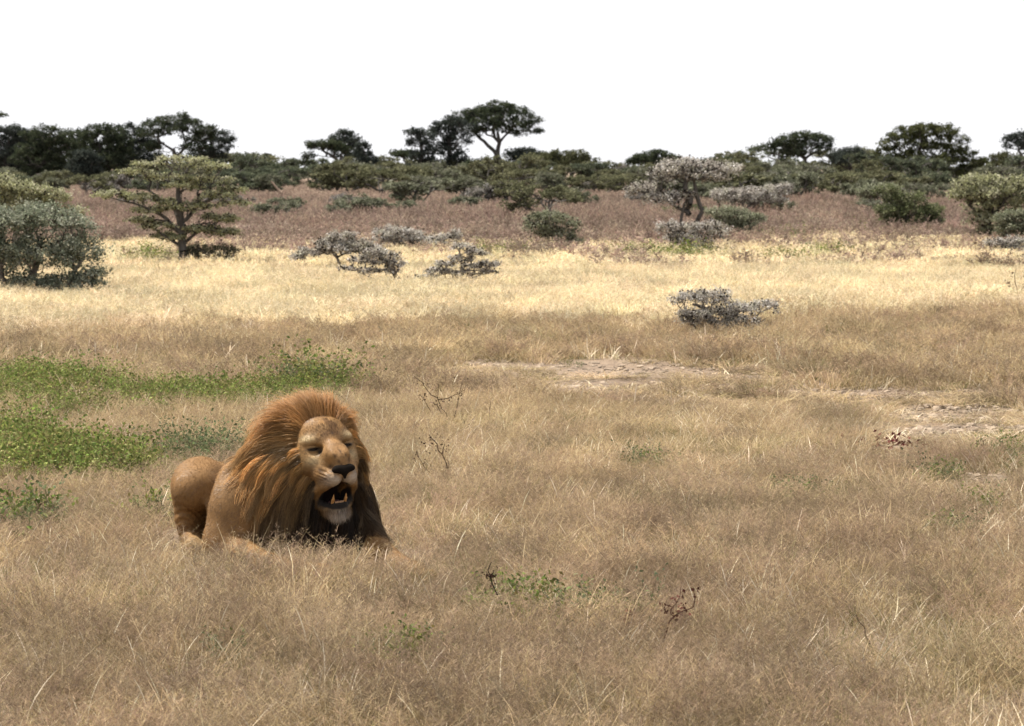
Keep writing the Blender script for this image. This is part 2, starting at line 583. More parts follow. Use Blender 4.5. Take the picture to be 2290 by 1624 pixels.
def build_grass():
    rng = np.random.default_rng(11)
    near = []
    for k, kind in enumerate(['mauve', 'mauve', 'mauve', 'straw', 'straw', 'olive', 'olive', 'stalks', 'stalks', 'short', 'short']):
        near.append(grass_kind("grass_tuft_" + "abcdefghijk"[k], 100 + k, kind, 1.0))
    NI = dict(mauve=(0, 1, 2), straw=(3, 4), olive=(5, 6), stalks=(7, 8), short=(9, 10))

    def fill(d0, d1, dens, wfun, name, NI, protos, size, hmul=1.0):
        P = field_points(rng, d0, d1, dens)
        D = project(P)
        nz = (fbm(P[:, 0] * 1.7, P[:, 1] * 1.7, 3) - .5) * 1.5
        bare = ell(D, BARE) * 1.15 - .18 + nz * 1.25
        front = np.maximum(ell(D - np.array([0, 16]), BARE, 1.15), ell(D - np.array([0, 32]), BARE, 1.15)) + nz * .6
        keep = ~in_lion(P)
        herb = ell(D, HERB)
        keep &= ~((herb > .1) & (rng.uniform(size=len(P)) < .75))
        P, D, bare, front = P[keep], D[keep], bare[keep], front[keep]
        w = wfun(P, D, bare)                        # dict kind -> weight
        kinds = list(w)
        Wm = np.stack([w[k] * np.ones(len(P)) for k in kinds], 1)
        tot = Wm.sum(1)
        u = rng.uniform(size=len(P)) * np.maximum(tot, 1.0)
        cs = np.cumsum(Wm, 1)
        sel = (u[:, None] > cs).sum(1)
        ok = sel < len(kinds)
        P, sel, D, bare, front = P[ok], sel[ok], D[ok], bare[ok], front[ok]
        pick = np.zeros(len(P), int)
        for i, k in enumerate(kinds):
            msk = sel == i
            pick[msk] = rng.choice(NI[k], msk.sum())
        n = len(P)
        rot = np.stack([rng.normal(0, .10, n), rng.normal(0, .10, n), rng.uniform(0, 6.283, n)], 1)
        hn = .72 + .55 * fbm(P[:, 0] * .9, P[:, 1] * .9, 21)
        s = size * rng.uniform(.75, 1.25, n)
        # grass pressed down around the lying lion
        L = lion_local(P)
        press = 1 - .62 * np.exp(-((L[:, 0] + .46) ** 2 / .035 + (L[:, 1] - .0) ** 2 / .12)) - .40 * np.exp(-((L[:, 0] - .15) ** 2 / .08 + (L[:, 1] + .30) ** 2 / .06))
        press = np.maximum(press, .35)
        hs_ = s * hmul * hn * (1 + (.9 * (fbm(P[:, 0] * .35, P[:, 1] * .15, 52) - .35) if name == 'mauve_grass' else 0)) * press * np.where(bare > -.12, .55, 1.0) * (1 - .62 * sstep(-.25, .1, front)) * (1 - .25 * sstep(800, 1500, D[:, 0]) * sstep(13.5, 16, P[:, 1]) * sstep(22, 18, P[:, 1]))
        scl = np.stack([s, s, hs_], 1)
        tn = fbm(P[:, 0] * .6, P[:, 1] * .6, 31)[:, None]
        tf = fbm(P[:, 0] * 4.6, P[:, 1] * 2.6, 33, 3)[:, None]
        tint = rng.uniform(.8, 1.2, (n, 1)) * (.92 + .16 * tn) * (.74 + .50 * sstep(.3, .7, tf)) * (1 + (rng.uniform(-.04, .04, (n, 3))))
        o = scatter(name, P, rot, scl, pick, tint, protos)
        return o

    def w_near(P, D, bare):
        n = fbm(P[:, 0] * .45, P[:, 1] * .45, 7)
        n2 = fbm(P[:, 0] * 1.1, P[:, 1] * 1.1, 9)
        far = sstep(12.5, 19, P[:, 1])
        right = sstep(900, 2200, D[:, 0])
        b = 1 - sstep(-.10, .12, bare)
        thin = 1 - .45 * right * sstep(14, 17, P[:, 1])
        mau = (.62 - .38 * far) * (.4 + 1.2 * sstep(.35, .6, n))
        return dict(mauve=mau * b * thin * .8, straw=(.36 + .3 * far) * b * thin, olive=.42 * sstep(.50, .64, n2) * b, stalks=.30 * b, short=.25 * (.5 + .5 * b) + .3 * right * far * b)
    o = fill(7.0, 20.0, 88, w_near, "dry_grass", NI, near, 1.0, .70)
    tag(o, "mauve and straw coloured dry grass over the whole foreground, ankle deep around the lion", "grass", kind="stuff")

    mid = []
    for k, kind in enumerate(['mauve', 'mauve', 'straw', 'straw', 'straw', 'olive', 'stalks', 'short', 'yellow', 'yellow']):
        mid.append(grass_kind("mid_grass_tuft_" + "abcdefghij"[k], 200 + k, kind, 2.0))
    MI = dict(mauve=(0, 1), straw=(2, 3, 4), olive=(5,), stalks=(6,), short=(7,), yellow=(8, 9))

    def w_mid(P, D, bare):
        n = fbm(P[:, 0] * .22, P[:, 1] * .12, 7)
        n2 = fbm(P[:, 0] * .8, P[:, 1] * .5, 9)
        b = 1 - sstep(-.10, .12, bare)
        yl = sstep(28.5, 37, P[:, 1] + (n - .5) * 14)
        return dict(straw=(.50 * (1 - yl)) * b, mauve=(.30 - .2 * sstep(20, 30, P[:, 1])) * (1 - yl) * b, olive=.16 * sstep(.52, .7, n2) * b * (1 - yl),
                    stalks=.10 * b * (1 - yl), short=.2 * (.15 + .85 * b), yellow=yl * .8)
    o = fill(20.0, 44.0, 26, w_mid, "straw_grass", MI, mid, 1.15, .66)
    tag(o, "straw and tan dry grass of the middle plain behind the lion", "grass", kind="stuff")

    far = []
    for k, kind in enumerate(['yellow', 'yellow', 'yellow', 'straw', 'mauve', 'tall', 'tall', 'tall']):
        far.append(grass_kind("far_grass_tuft_" + "abcdefgh"[k], 300 + k, kind, 3.6 if k < 5 else 1.3))
    FI = dict(yellow=(0, 1, 2), straw=(3,), mauve=(4,), tall=(5, 6, 7))

    def w_far(P, D, bare):
        n = fbm(P[:, 0] * .12, P[:, 1] * .08, 8)
        n3 = fbm(P[:, 0] * .45, P[:, 1] * .2, 18)
        edge = sstep(50, 76, P[:, 1] + (n - .5) * 34 + (n3 - .5) * 22)
        return dict(yellow=.9 * (1 - edge), straw=.12 * (1 - edge), mauve=.1 * edge + .05, tall=.45 * edge + .05 * sstep(.6, .75, n3))
    o = fill(44.0, 72.0, 13, w_far, "yellow_grass", FI, far, 1.3, .62)
    tag(o, "bright yellow sunlit grass band across the plain behind the low thorn bushes", "grass", kind="stuff")

    def w_belt(P, D, bare):
        n = fbm(P[:, 0] * .16, P[:, 1] * .06, 28)
        return dict(tall=sstep(60, 72, P[:, 1]) * (.55 + .45 * sstep(.35, .55, n)), mauve=.25 * sstep(.55, .4, n), yellow=.35 * sstep(.56, .66, n) * sstep(100, 80, P[:, 1]))
    o = fill(60.0, 125.0, 3.0, w_belt, "mauve_grass", FI, far, 1.0)
    tag(o, "tall reddish mauve dry grass belt between the yellow band and the thicket", "grass", kind="stuff")
    rng2 = np.random.default_rng(5)
    P = field_points(rng2, 124, 300, .5)
    n = len(P)
    rot = np.stack([np.zeros(n), np.zeros(n), rng2.uniform(0, 6.28, n)], 1)
    scl = rng2.uniform(.9, 1.4, (n, 1)) * np.array([[2.2, 2.2, .95]])
    o = scatter("far_mauve_grass", P, rot, scl, rng2.integers(5, 8, n), rng2.uniform(.8, 1.1, (n, 1)) * np.ones((1, 3)), [x.copy() for x in far])
    tag(o, "distant mauve grass running in under the far thicket", "grass", kind="stuff")


build_grass()


# ----------------------------------------------------------------- green herbs
def herb_kind(name, seed, h, leaf, cols, n_st=7, per=16):
    rng = np.random.default_rng(seed)
    b = Bag()
    v, q, t, c, rows = blades(rng, n_st, .07, h * .6, h, .35, .3, .004, [(.16, .17, .07), (.22, .17, .10)])
    b.add(v, q, t, c)
    R = np.stack(rows, 1)
    k = R.shape[1] - 1
    s = rng.uniform(.15, 1, (n_st, per)) * k
    i = np.minimum(s.astype(int), k - 1)
    f = (s - i)[..., None]
    idx = np.arange(n_st)[:, None]
    P = (R[idx, i] * (1 - f) + R[idx, i + 1] * f).reshape(-1, 3) + rng.normal(0, leaf * .7, (n_st * per, 3))
    P[:, 2] = np.maximum(P[:, 2], .01)
    v, q = leaf_quads(P, leaf * rng.uniform(.6, 1.3, len(P)), .55, rng, .8)
    cc = np.asarray(cols)[rng.integers(0, len(cols), len(P))] * rng.uniform(.7, 1.3, (len(P), 1))
    b.add(v, q, None, np.repeat(cc, 4, 0))
    return bpy.data.objects.new(name, b.mesh(name, [MAT_HERB]))


GREEN = [(.20, .26, .065), (.27, .32, .09), (.13, .17, .05), (.38, .41, .16), (.22, .20, .08)]
GREYG = [(.16, .18, .09), (.12, .145, .08), (.23, .24, .13)]


def build_herbs():
    rng = np.random.default_rng(77)
    kinds = [herb_kind("herb_" + "abcdef"[k], 400 + k, (.16, .20, .26, .30, .24, .2)[k], (.020, .018, .022, .024, .02, .02)[k], GREEN if k < 4 else GREYG) for k in range(6)]

    def patch(name, label, E, count, picks, smul, thr=.0, ns=.9, cat="herbs"):
        out = []
        tot = sum(e[2] * e[3] for e in E)
        for e in E:
            m = int(count * e[2] * e[3] / tot)
            th = rng.uniform(0, 6.283, m)
            r = np.sqrt(rng.uniform(0, 1, m))
            for x, y in zip(e[0] + e[2] * r * np.cos(th), e[1] + e[3] * r * np.sin(th)):
                out.append(ground_at(x, y))
        P = np.array(out)
        edge = fbm(P[:, 0] * ns, P[:, 1] * ns, 41)
        P = P[(edge > thr) & ~in_lion(P)]
        n = len(P)
        pick = rng.choice(picks, n)
        s = smul * rng.uniform(.7, 1.35, n) * (.65 + .7 * fbm(P[:, 0] * .8, P[:, 1] * .8, 43))
        rot = np.stack([rng.normal(0, .15, n), rng.normal(0, .15, n), rng.uniform(0, 6.28, n)], 1)
        tint = rng.uniform(.75, 1.2, (n, 1)) * (1 + rng.uniform(-.1, .1, (n, 3)))
        o = scatter(name, P, rot, np.stack([s, s, s], 1), pick, tint, [k.copy() for k in kinds])
        tag(o, label, cat, kind="stuff")
    A = [(40, 890, 140, 46), (200, 905, 140, 42), (350, 912, 120, 34), (470, 912, 110, 22), (590, 908, 90, 18), (700, 892, 80, 22), (780, 888, 45, 10), (60, 945, 130, 18)]
    patch("green_herbs", "strip of leafy green weeds running behind the lion's mane from the left edge", A, 2100, [0, 1, 2, 3], .82, .34)
    B = [(60, 1055, 130, 46), (200, 1065, 130, 30), (300, 1072, 50, 16), (30, 1000, 90, 20)]
    patch("green_weeds", "leafy green weed patch at the left edge nearer than the long strip", B, 620, [0, 1, 2, 3], .95, .36)
    patch("grey_green_weeds", "sparse grey green weeds directly behind the lion's back", [(490, 1030, 80, 22), (400, 1045, 60, 16)], 60, [4, 5], 1.0)
    patch("tall_weeds", "taller dark weeds sticking out of the green strip above the mane", [(690, 880, 70, 10)], 34, [4, 5, 3], 1.35)
    patch("sparse_weeds", "few green sprigs in the grass at the left edge level with the paws", [(30, 1200, 60, 18), (350, 1170, 25, 12), (100, 1190, 30, 10)], 40, [4, 5, 2], .9)
    patch("foreground_weeds", "low grey green weeds among the grass beside the dark dead stalk", [(1250, 1390, 130, 22), (1130, 1370, 50, 30), (1400, 1390, 50, 20)], 40, [4, 5, 2], .75)
    patch("plain_weeds", "scattered green tufts on the thin grass at right", [(1280, 825, 20, 8), (2240, 1030, 60, 20), (2190, 1150, 60, 15), (1450, 1050, 60, 14), (2130, 1215, 60, 18), (1780, 1130, 60, 18), (440, 1150, 40, 20), (2080, 1080, 60, 12), (520, 1490, 40, 14), (900, 1500, 80, 16)], 130, [4, 5, 2], .7)
    far_spots = [(340, 600, 50, 9), (1130, 588, 60, 7), (1780, 545, 40, 7), (1940, 538, 40, 7), (1850, 585, 60, 9), (1750, 600, 60, 6), (1700, 545, 30, 6), (1500, 590, 130, 8)]
    patch("far_herbs", "green herb spots in the yellow grass around the far thorn bushes", far_spots, 420, [2, 3, 0, 4], 1.5)


build_herbs()
# ================================================================= trees and thorn bushes
MAT_LEAF = leafy_material("small_leaves", .28)
MAT_BARK = bark_material("grey_bark", (.075, .062, .052), (.20, .175, .15))
MAT_BARKD = bark_material("dark_bark", (.035, .03, .027), (.09, .08, .07))
MAT_DEAD = bark_material("dead_wood", (.16, .11, .08), (.38, .28, .21), 12)


def polyline(pts, step):
    out = []
    for a, b in zip(pts[:-1], pts[1:]):
        n = max(1, int(np.linalg.norm(b[:3] - a[:3]) / step))
        for k in range(n):
            out.append(a + (b - a) * k / n)
    out.append(pts[-1])
    return np.array(out)


def grow(rng, trunks, pads, n_attr, wander=.12, twig_r=.006, bal=.35, shell=.45, step=.25):
    """trunks: list of (k,4) x y z r; pads (m,6). Attractors are joined one by one to the nearest wood."""
    nodes, par, path = [], [], []
    E0, E1, R0, R1 = [], [], [], []
    for tr in trunks:
        pl = polyline(np.asarray(tr, float), step)
        wob = rng.normal(0, 1, (len(pl), 3)) * pl[:, 3:4] * .35
        wob[0] = 0
        p = pl[:, :3] + wob
        b0 = len(nodes)
        for k in range(len(p)):
            nodes.append(p[k])
            par.append(b0 + k - 1 if k else -1)
            path.append(path[-1] + np.linalg.norm(p[k] - p[k - 1]) if k else 0.0)
        E0.append(p[:-1]); E1.append(p[1:]); R0.append(pl[:-1, 3]); R1.append(pl[1:, 3])
    n_tr = len(nodes)
    vol = (pads[:, 3] * pads[:, 4] * pads[:, 5]) ** .66
    cnt = np.maximum(2, (n_attr * vol / vol.sum()).astype(int))
    A = []
    for p, c in zip(pads, cnt):
        d = rand_dirs(rng, c)
        d[:, 2] = np.abs(d[:, 2]) * np.where(rng.uniform(size=c) < .72, 1, -.8)
        r = rng.uniform(shell, 1, c) ** .7
        A.append(p[:3] + d * r[:, None] * p[3:6])
    A = np.concatenate(A)
    tr_arr = np.array(nodes)
    # each limb starts on the upper part of a trunk
    zt = tr_arr[:, 2]
    dist = np.linalg.norm(A[:, None] - tr_arr[None], axis=2).min(1)
    A = A[np.argsort(dist)]
    cap = n_tr + len(A) * 3 + 8
    NN = np.zeros((cap, 3)); NN[:n_tr] = tr_arr
    PL = np.zeros(cap); PL[:n_tr] = path
    ok = np.zeros(cap, bool)
    for tr0 in range(n_tr):
        ok[tr0] = True
    low = np.array([t for t in zt])
    zmax = zt.max()
    lim = zt.min() + .33 * (zmax - zt.min())
    ok[:n_tr] = zt >= lim
    m = n_tr
    par = par + [0] * (cap - n_tr)
    tips = []
    for a in A:
        d = NN[:m] - a
        dd = np.sqrt((d * d).sum(1))
        cost = dd + bal * PL[:m] + np.where(NN[:m, 2] > a[2] + .05, .5 * (NN[:m, 2] - a[2]), 0) + np.where(ok[:m], 0, 1e3)
        j = int(np.argmin(cost))
        L = dd[j]
        prev = j
        for f in (.4, .75, 1.0):
            q = NN[j] + (a - NN[j]) * f
            if f < 1:
                q = q + rng.normal(0, wander * L, 3) * np.array([1, 1, .7])
                q[2] -= .05 * L
            NN[m] = q
            PL[m] = PL[prev] + L * .37
            par[m] = prev
            ok[m] = True
            prev = m
            m += 1
        tips.append(m - 1)
    NN = NN[:m]
    par = np.array(par[:m])
    cntd = np.zeros(m)
    cntd[tips] = 1
    for k in range(m - 1, n_tr - 1, -1):
        cntd[par[k]] += cntd[k]
    k = np.arange(n_tr, m)
    rr = twig_r * np.maximum(cntd, 1) ** .42
    pr = rr[par[k]].copy()
    pt = par[k] < n_tr
    pr[pt] = rr[k][pt] * 1.25
    E0.append(NN[par[k]]); E1.append(NN[k]); R0.append(np.minimum(pr, rr[k] * 1.35)); R1.append(rr[k])
    tw = cntd[n_tr:] <= 2
    return np.concatenate(E0), np.concatenate(E1), np.concatenate(R0), np.concatenate(R1), NN[n_tr:][tw], n_tr


LEAFC = dict(
    greygreen=[(.23, .25, .155), (.31, .325, .22), (.165, .18, .115), (.42, .42, .32)],
    silver=[(.60, .555, .51), (.80, .77, .73), (.40, .36, .325), (.54, .52, .41), (.17, .14, .12)],
    bluegreen=[(.22, .25, .175), (.32, .345, .25), (.14, .165, .115), (.46, .47, .38)],
    palegreen=[(.34, .35, .18), (.43, .43, .27), (.24, .25, .13), (.50, .485, .36)],
    green=[(.12, .155, .055), (.16, .195, .075), (.085, .11, .045), (.24, .25, .13)],
    dark=[(.058, .072, .044), (.078, .094, .055), (.040, .052, .036), (.105, .118, .07)],
    darkblue=[(.052, .062, .054), (.068, .08, .068), (.038, .046, .042), (.09, .102, .086)],
    olive=[(.085, .09, .045), (.11, .115, .06), (.06, .065, .035), (.15, .15, .085)],
    brown=[(.13, .095, .065), (.18, .13, .09), (.09, .065, .045)],
)


def crown_mesh(rng, name, nodes, n_leaf, size, spread, cols, aspect=.5, upb=.9, galls=0, gall=.02, twigs=True, flat=.75):
    b = Bag()
    cl = nodes[rng.integers(0, len(nodes), max(30, n_leaf // 14))] + rng.normal(0, spread * .5, (max(30, n_leaf // 14), 3)) * np.array([1, 1, flat * .8])
    pick = rng.integers(0, len(cl), n_leaf)
    P = cl[pick] + rng.normal(0, spread * .55, (n_leaf, 3)) * np.array([1, 1, flat])
    cols = np.asarray(cols)
    cb = cols[rng.integers(0, len(cols), len(cl))]
    cc = (.7 * cb[pick] +   .3 * cols[rng.integers(0, len(cols), n_leaf)]) * rng.uniform(.72, 1.28, (n_leaf, 1))
    v, q = leaf_quads(P, size * rng.uniform(.55, 1.35, n_leaf), aspect, rng, upb)
    b.add(v, q, None, np.repeat(cc, 4, 0))
    if galls:
        G = nodes[rng.integers(0, len(nodes), galls)] + rng.normal(0, spread * .5, (galls, 3))
        r = gall * rng.uniform(.6, 1.2, galls)
        o6 = np.array([[1, 0, 0], [-1, 0, 0], [0, 1, 0], [0, -1, 0], [0, 0, 1], [0, 0, -1.0]])
        V = (G[:, None] + o6[None] * r[:, None, None]).reshape(-1, 3)
        t = np.array([[0, 2, 4], [2, 1, 4], [1, 3, 4], [3, 0, 4], [2, 0, 5], [1, 2, 5], [3, 1, 5], [0, 3, 5]])
        T = (np.arange(galls) * 6)[:, None, None] + t[None]
        b.add(V, None, T.reshape(-1, 3), np.tile(np.array([[.05, .042, .035]]), (len(V), 1)))
    return b.mesh(name, [MAT_LEAF])


def plant(name, label, cat, trunks, pads, Y=None, base=None, leaf='greygreen', n_attr=140, n_leaf=5000, size=.05, spread=.12,
          group=None, bark=None, twig=.006, seed=0, depth=.8, galls=0, gall=.02, dy=None, shell=.45, bal=.35, wander=.12, flat=.75, sides=5, aspect=.5, far=False):
    """everything given in measured pixels at distance Y; each pad (cx, cy, rx, ry) becomes a rounded cushion of branches"""
    rng = np.random.default_rng(seed + 1000)
    if not far:
        size, n_leaf, spread, n_attr, twig = size * .74, int(n_leaf * 1.9), spread * 1.0, int(n_attr * 1.35), twig * .75
    if base is None:
        base = trunks[0][0][:2]
    if Y is None:
        Y = ground_at(*base)[1]
    B = point_at(base[0], base[1], Y)
    B[2] = 0
    mpp = Y / FPX * K                           # metres per measured pixel
    T = []
    for tr in trunks:
        pts = []
        for k, p in enumerate(tr):
            q = point_at(p[0], p[1], Y + (p[3] if len(p) > 3 else 0.0))
            if k == 0 and abs(p[1] - base[1]) < 13:
                q[2] = -.03
            pts.append(np.array([*(q - B), p[2]]))
        T.append(np.array(pts))
    PD = []
    for p in pads:
        cx, cy, rx, ry = p[:4]
        off = (p[4] if len(p) > 4 else rng.uniform(-.25, .25)) * rx * mpp
        q = point_at(cx, cy, Y + off) - B
        PD.append([*q, rx * mpp, rx * mpp * depth, ry * mpp])
    PD = np.array(PD)
    ext = max(PD[:, 2].max() + .2, .5)
    E0, E1, R0, R1, nodes, ntr = grow(rng, T, PD, n_attr, wander, twig, bal, shell, step=max(.08, ext * .07))
    root = bpy.data.objects.new(name, None)
    COL.objects.link(root)
    root.location = B
    tag(root, label, cat, group)
    V, F = tubes(E0, E1, R0, R1, sides)
    link("trunk", mesh_from("trunk", V, [F], None, [bark or MAT_BARK], True), root)
    keep = nodes[nodes[:, 2] > .02]
    link("crown", crown_mesh(rng, "crown", keep, n_leaf, size, spread, LEAFC[leaf] if isinstance(leaf, str) else leaf, galls=galls, gall=gall, flat=flat, aspect=aspect), root)
    return root


def build_near_bushes():
    # grey silver bush at right of the middle plain
    plant("thorn_bush", "small silvery grey whistling thorn bush standing alone on the straw plain at right", "bush",
          [[(1590, 752, .035), (1588, 715, .03), (1578, 692, .022), (1548, 678, .014)], [(1612, 750, .03), (1625, 715, .024), (1655, 695, .016), (1690, 690, .01)], [(1570, 750, .02), (1548, 722, .014), (1530, 700, .008)], [(1640, 750, .02), (1680, 730, .012), (1712, 712, .006)]],
          [(1545, 667, 50, 15), (1595, 664, 52, 18), (1660, 690, 52, 17), (1710, 684, 34, 13), (1600, 705, 60, 20), (1550, 710, 40, 18), (1650, 722, 55, 16), (1700, 735, 40, 12), (1610, 738, 60, 12), (1600, 748, 70, 14), (1675, 748, 60, 12), (1570, 725, 40, 18)],
          leaf='silver', n_attr=420, n_leaf=9000, size=.034, spread=.045, twig=.0035, seed=1, galls=500, gall=.013)
    # large blue green bush at the left edge
    plant("thorn_bush", "large dense blue green bush filling the left edge, dark and twiggy at its foot", "bush",
          [[(70, 672, .06), (75, 620, .05), (90, 560, .035)], [(140, 675, .05), (160, 620, .035), (185, 580, .02)], [(20, 670, .05), (0, 600, .04), (-20, 540, .03)], [(190, 672, .03), (215, 645, .015)]],
          [(10, 510, 90, 45), (90, 500, 80, 48), (165, 505, 45, 30), (180, 560, 60, 38), (100, 570, 90, 45), (0, 580, 80, 50), (200, 615, 45, 20), (150, 640, 80, 28), (60, 640, 80, 30), (215, 660, 42, 18), (100, 672, 110, 22), (20, 672, 80, 22), (-70, 560, 80, 70)],
          leaf='bluegreen', n_attr=640, n_leaf=20000, size=.062, spread=.085, twig=.005, seed=2, galls=700, gall=.018)
    plant("thorn_bush", "pale flat topped thorn tree behind the big blue green bush at the left edge", "tree",
          [[(35, 580, .07), (40, 500, .055), (20, 450, .03)], [(45, 500, .05), (75, 465, .03), (110, 445, .015)]],
          [(-15, 420, 70, 30), (50, 432, 65, 26), (115, 440, 40, 16), (20, 460, 80, 22), (100, 470, 50, 18), (150, 478, 40, 14), (-60, 450, 60, 40)],
          leaf='palegreen', n_attr=330, n_leaf=10000, size=.07, spread=.09, twig=.006, seed=3, Y=43, galls=400, gall=.02)
    plant("thorn_tree", "tall whistling thorn tree with straight dark trunk and tiered pale crown at left", "tree",
          [[(408, 608, .085), (405, 540, .072), (402, 480, .058), (398, 430, .042), (402, 385, .022)], [(403, 520, .045), (360, 480, .03), (300, 455, .018), (240, 440, .008)], [(402, 500, .04), (445, 460, .03), (490, 435, .018), (520, 420, .008)], [(404, 545, .035), (455, 510, .022), (500, 490, .01)], [(404, 550, .03), (360, 520, .02), (320, 500, .008)]],
          [(330, 366, 45, 7), (400, 357, 60, 8), (460, 372, 50, 8), (300, 384, 40, 7), (370, 395, 60, 8), (470, 402, 55, 9), (420, 414, 50, 9), (520, 424, 36, 8), (245, 435, 42, 9), (310, 440, 45, 9), (335, 470, 45, 9), (480, 436, 55, 10), (520, 455, 40, 9), (430, 462, 60, 11), (375, 452, 40, 9), (490, 488, 50, 11), (355, 505, 45, 10), (440, 512, 55, 11), (320, 492, 40, 8), (500, 520, 40, 10), (380, 530, 40, 9)],
          flat=.45, leaf='palegreen', n_attr=620, n_leaf=11000, size=.062, spread=.07, twig=.0055, seed=4, galls=800, gall=.02, bark=MAT_BARKD, depth=.9)
    plant("thorn_bush", "low dark bush crouching at the right foot of the tall whistling thorn tree", "bush",
          [[(457, 607, .03), (465, 585, .02)], [(457, 607, .03), (500, 580, .015)], [(457, 607, .03), (425, 570, .015)]],
          [(440, 566, 35, 22), (480, 568, 45, 22), (510, 566, 25, 16), (455, 585, 50, 16), (500, 585, 34, 16), (425, 575, 25, 22)],
          leaf=[(.11, .11, .07), (.16, .155, .10), (.08, .075, .05)], n_attr=170, n_leaf=2000, size=.06, spread=.08, twig=.006, seed=5, galls=200, gall=.02)
    # low sprawling bushes in the middle
    plant("thorn_bush", "small grey thorn tree with thin stem and spreading crown left of the leaning one", "bush",
          [[(758, 622, .03), (760, 592, .026), (753, 573, .022), (735, 560, .012)], [(754, 575, .018), (785, 560, .012)]],
          [(765, 530, 36, 13), (735, 545, 40, 14), (800, 550, 40, 14), (770, 555, 50, 14), (700, 563, 38, 10), (665, 572, 22, 7), (830, 562, 34, 13)],
          leaf='silver', n_attr=260, n_leaf=5400, size=.05, spread=.055, twig=.0042, seed=6, galls=420, gall=.017)
    plant("thorn_bush", "leaning sprawling grey thorn bush with bare curved trunk in the yellow grass", "bush",
          [[(922, 652, .05), (900, 632, .045), (878, 612, .036), (862, 588, .026), (850, 575, .018)], [(922, 652, .035), (950, 628, .026), (985, 612, .02), (1040, 605, .012), (1090, 603, .006)], [(985, 612, .014), (1010, 585, .01), (1040, 565, .006)], [(930, 652, .02), (975, 640, .016), (1030, 628, .011), (1085, 612, .006)], [(915, 652, .018), (880, 640, .013), (840, 625, .009), (800, 608, .005)], [(935, 651, .016), (965, 615, .012), (995, 585, .007)]],
          [(835, 566, 30, 8), (870, 572, 30, 8), (800, 580, 28, 7), (845, 586, 30, 8), (885, 590, 28, 7), (785, 600, 26, 6), (825, 604, 28, 6), (870, 606, 26, 6),
           (1035, 552, 26, 8), (1065, 565, 28, 8), (1095, 590, 26, 7), (1030, 578, 28, 8), (1060, 594, 30, 7), (1000, 590, 26, 7), (1090, 606, 24, 5), (1030, 610, 34, 7), (975, 606, 28, 7), (950, 622, 30, 7), (990, 628, 34, 7), (900, 632, 34, 7), (1045, 626, 30, 6)],
          leaf='silver', n_attr=620, n_leaf=5600, size=.045, spread=.042, twig=.004, seed=7, galls=620, gall=.017)
    plant("thorn_bush", "mauve grey rounded thorn bush behind the leaning sprawling one", "bush",
          [[(900, 575, .04), (895, 545, .03)], [(940, 575, .03), (970, 548, .018), (1005, 530, .01)]],
          [(880, 522, 45, 16), (910, 530, 50, 18), (865, 540, 36, 14), (950, 540, 50, 14), (1000, 532, 32, 10), (1018, 520, 12, 8), (990, 552, 36, 10)],
          leaf='silver', n_attr=260, n_leaf=5600, size=.055, spread=.07, twig=.005, seed=8, galls=300, gall=.02)
    plant("thorn_bush", "upright grey thorn bush with a bleached dead branch tip in the yellow grass", "bush",
          [[(1252, 566, .05), (1245, 525, .04), (1232, 490, .025), (1228, 466, .016), (1250, 447, .008)], [(1250, 560, .03), (1275, 525, .02), (1290, 505, .01)], [(1245, 525, .03), (1210, 500, .018), (1180, 495, .008)]],
          [(1200, 492, 32, 16), (1235, 490, 40, 20), (1205, 508, 36, 14), (1280, 505, 20, 18), (1250, 530, 40, 22), (1270, 545, 36, 18), (1225, 520, 36, 16)],
          leaf='greygreen', n_attr=300, n_leaf=4500, size=.06, spread=.075, twig=.005, seed=9, galls=450, gall=.022)
    # right group
    plant("thorn_tree", "two stemmed thorn tree with pale flat crown above the reddish grass at right", "tree",
          [[(1535, 560, .065), (1545, 520, .055), (1570, 470, .05), (1555, 430, .05), (1550, 400, .03)], [(1528, 560, .045), (1522, 500, .035), (1530, 455, .035), (1553, 425, .03)], [(1540, 478, .04), (1500, 455, .03), (1450, 430, .015)]],
          [(1490, 382, 42, 14), (1530, 366, 50, 13), (1580, 375, 55, 15), (1625, 378, 40, 12), (1560, 392, 70, 13), (1500, 398, 45, 12), (1440, 420, 45, 11), (1410, 425, 25, 8), (1480, 445, 45, 13), (1520, 440, 40, 11), (1600, 398, 40, 9)],
          leaf='silver', n_attr=420, n_leaf=6500, size=.07, spread=.085, twig=.0065, seed=10, galls=600, gall=.026, bark=MAT_BARKD)
    plant("thorn_bush", "silvery low bush in front of the two stemmed thorn tree", "bush",
          [[(1545, 578, .045), (1540, 540, .03), (1515, 515, .015)], [(1560, 578, .04), (1575, 535, .025), (1600, 510, .012)]],
          [(1500, 508, 36, 16), (1535, 515, 40, 18), (1580, 508, 40, 16), (1600, 520, 36, 16), (1545, 540, 50, 18), (1520, 530, 36, 14), (1560, 560, 46, 12)],
          leaf='silver', n_attr=300, n_leaf=4600, size=.058, spread=.07, twig=.005, seed=11, galls=420, gall=.022)
    plant("thorn_bush", "pale grey mounded bush right beside the stems of the two stemmed tree", "bush",
          [[(1640, 560, .05), (1640, 520, .03), (1625, 490, .015)], [(1660, 560, .04), (1675, 515, .02)]],
          [(1610, 475, 36, 14), (1645, 485, 45, 18), (1680, 492, 30, 16), (1640, 510, 50, 20), (1670, 530, 36, 18), (1630, 535, 36, 16)],
          leaf='greygreen', n_attr=260, n_leaf=6500, size=.068, spread=.085, twig=.006, seed=12, galls=300, gall=.024, Y=63)
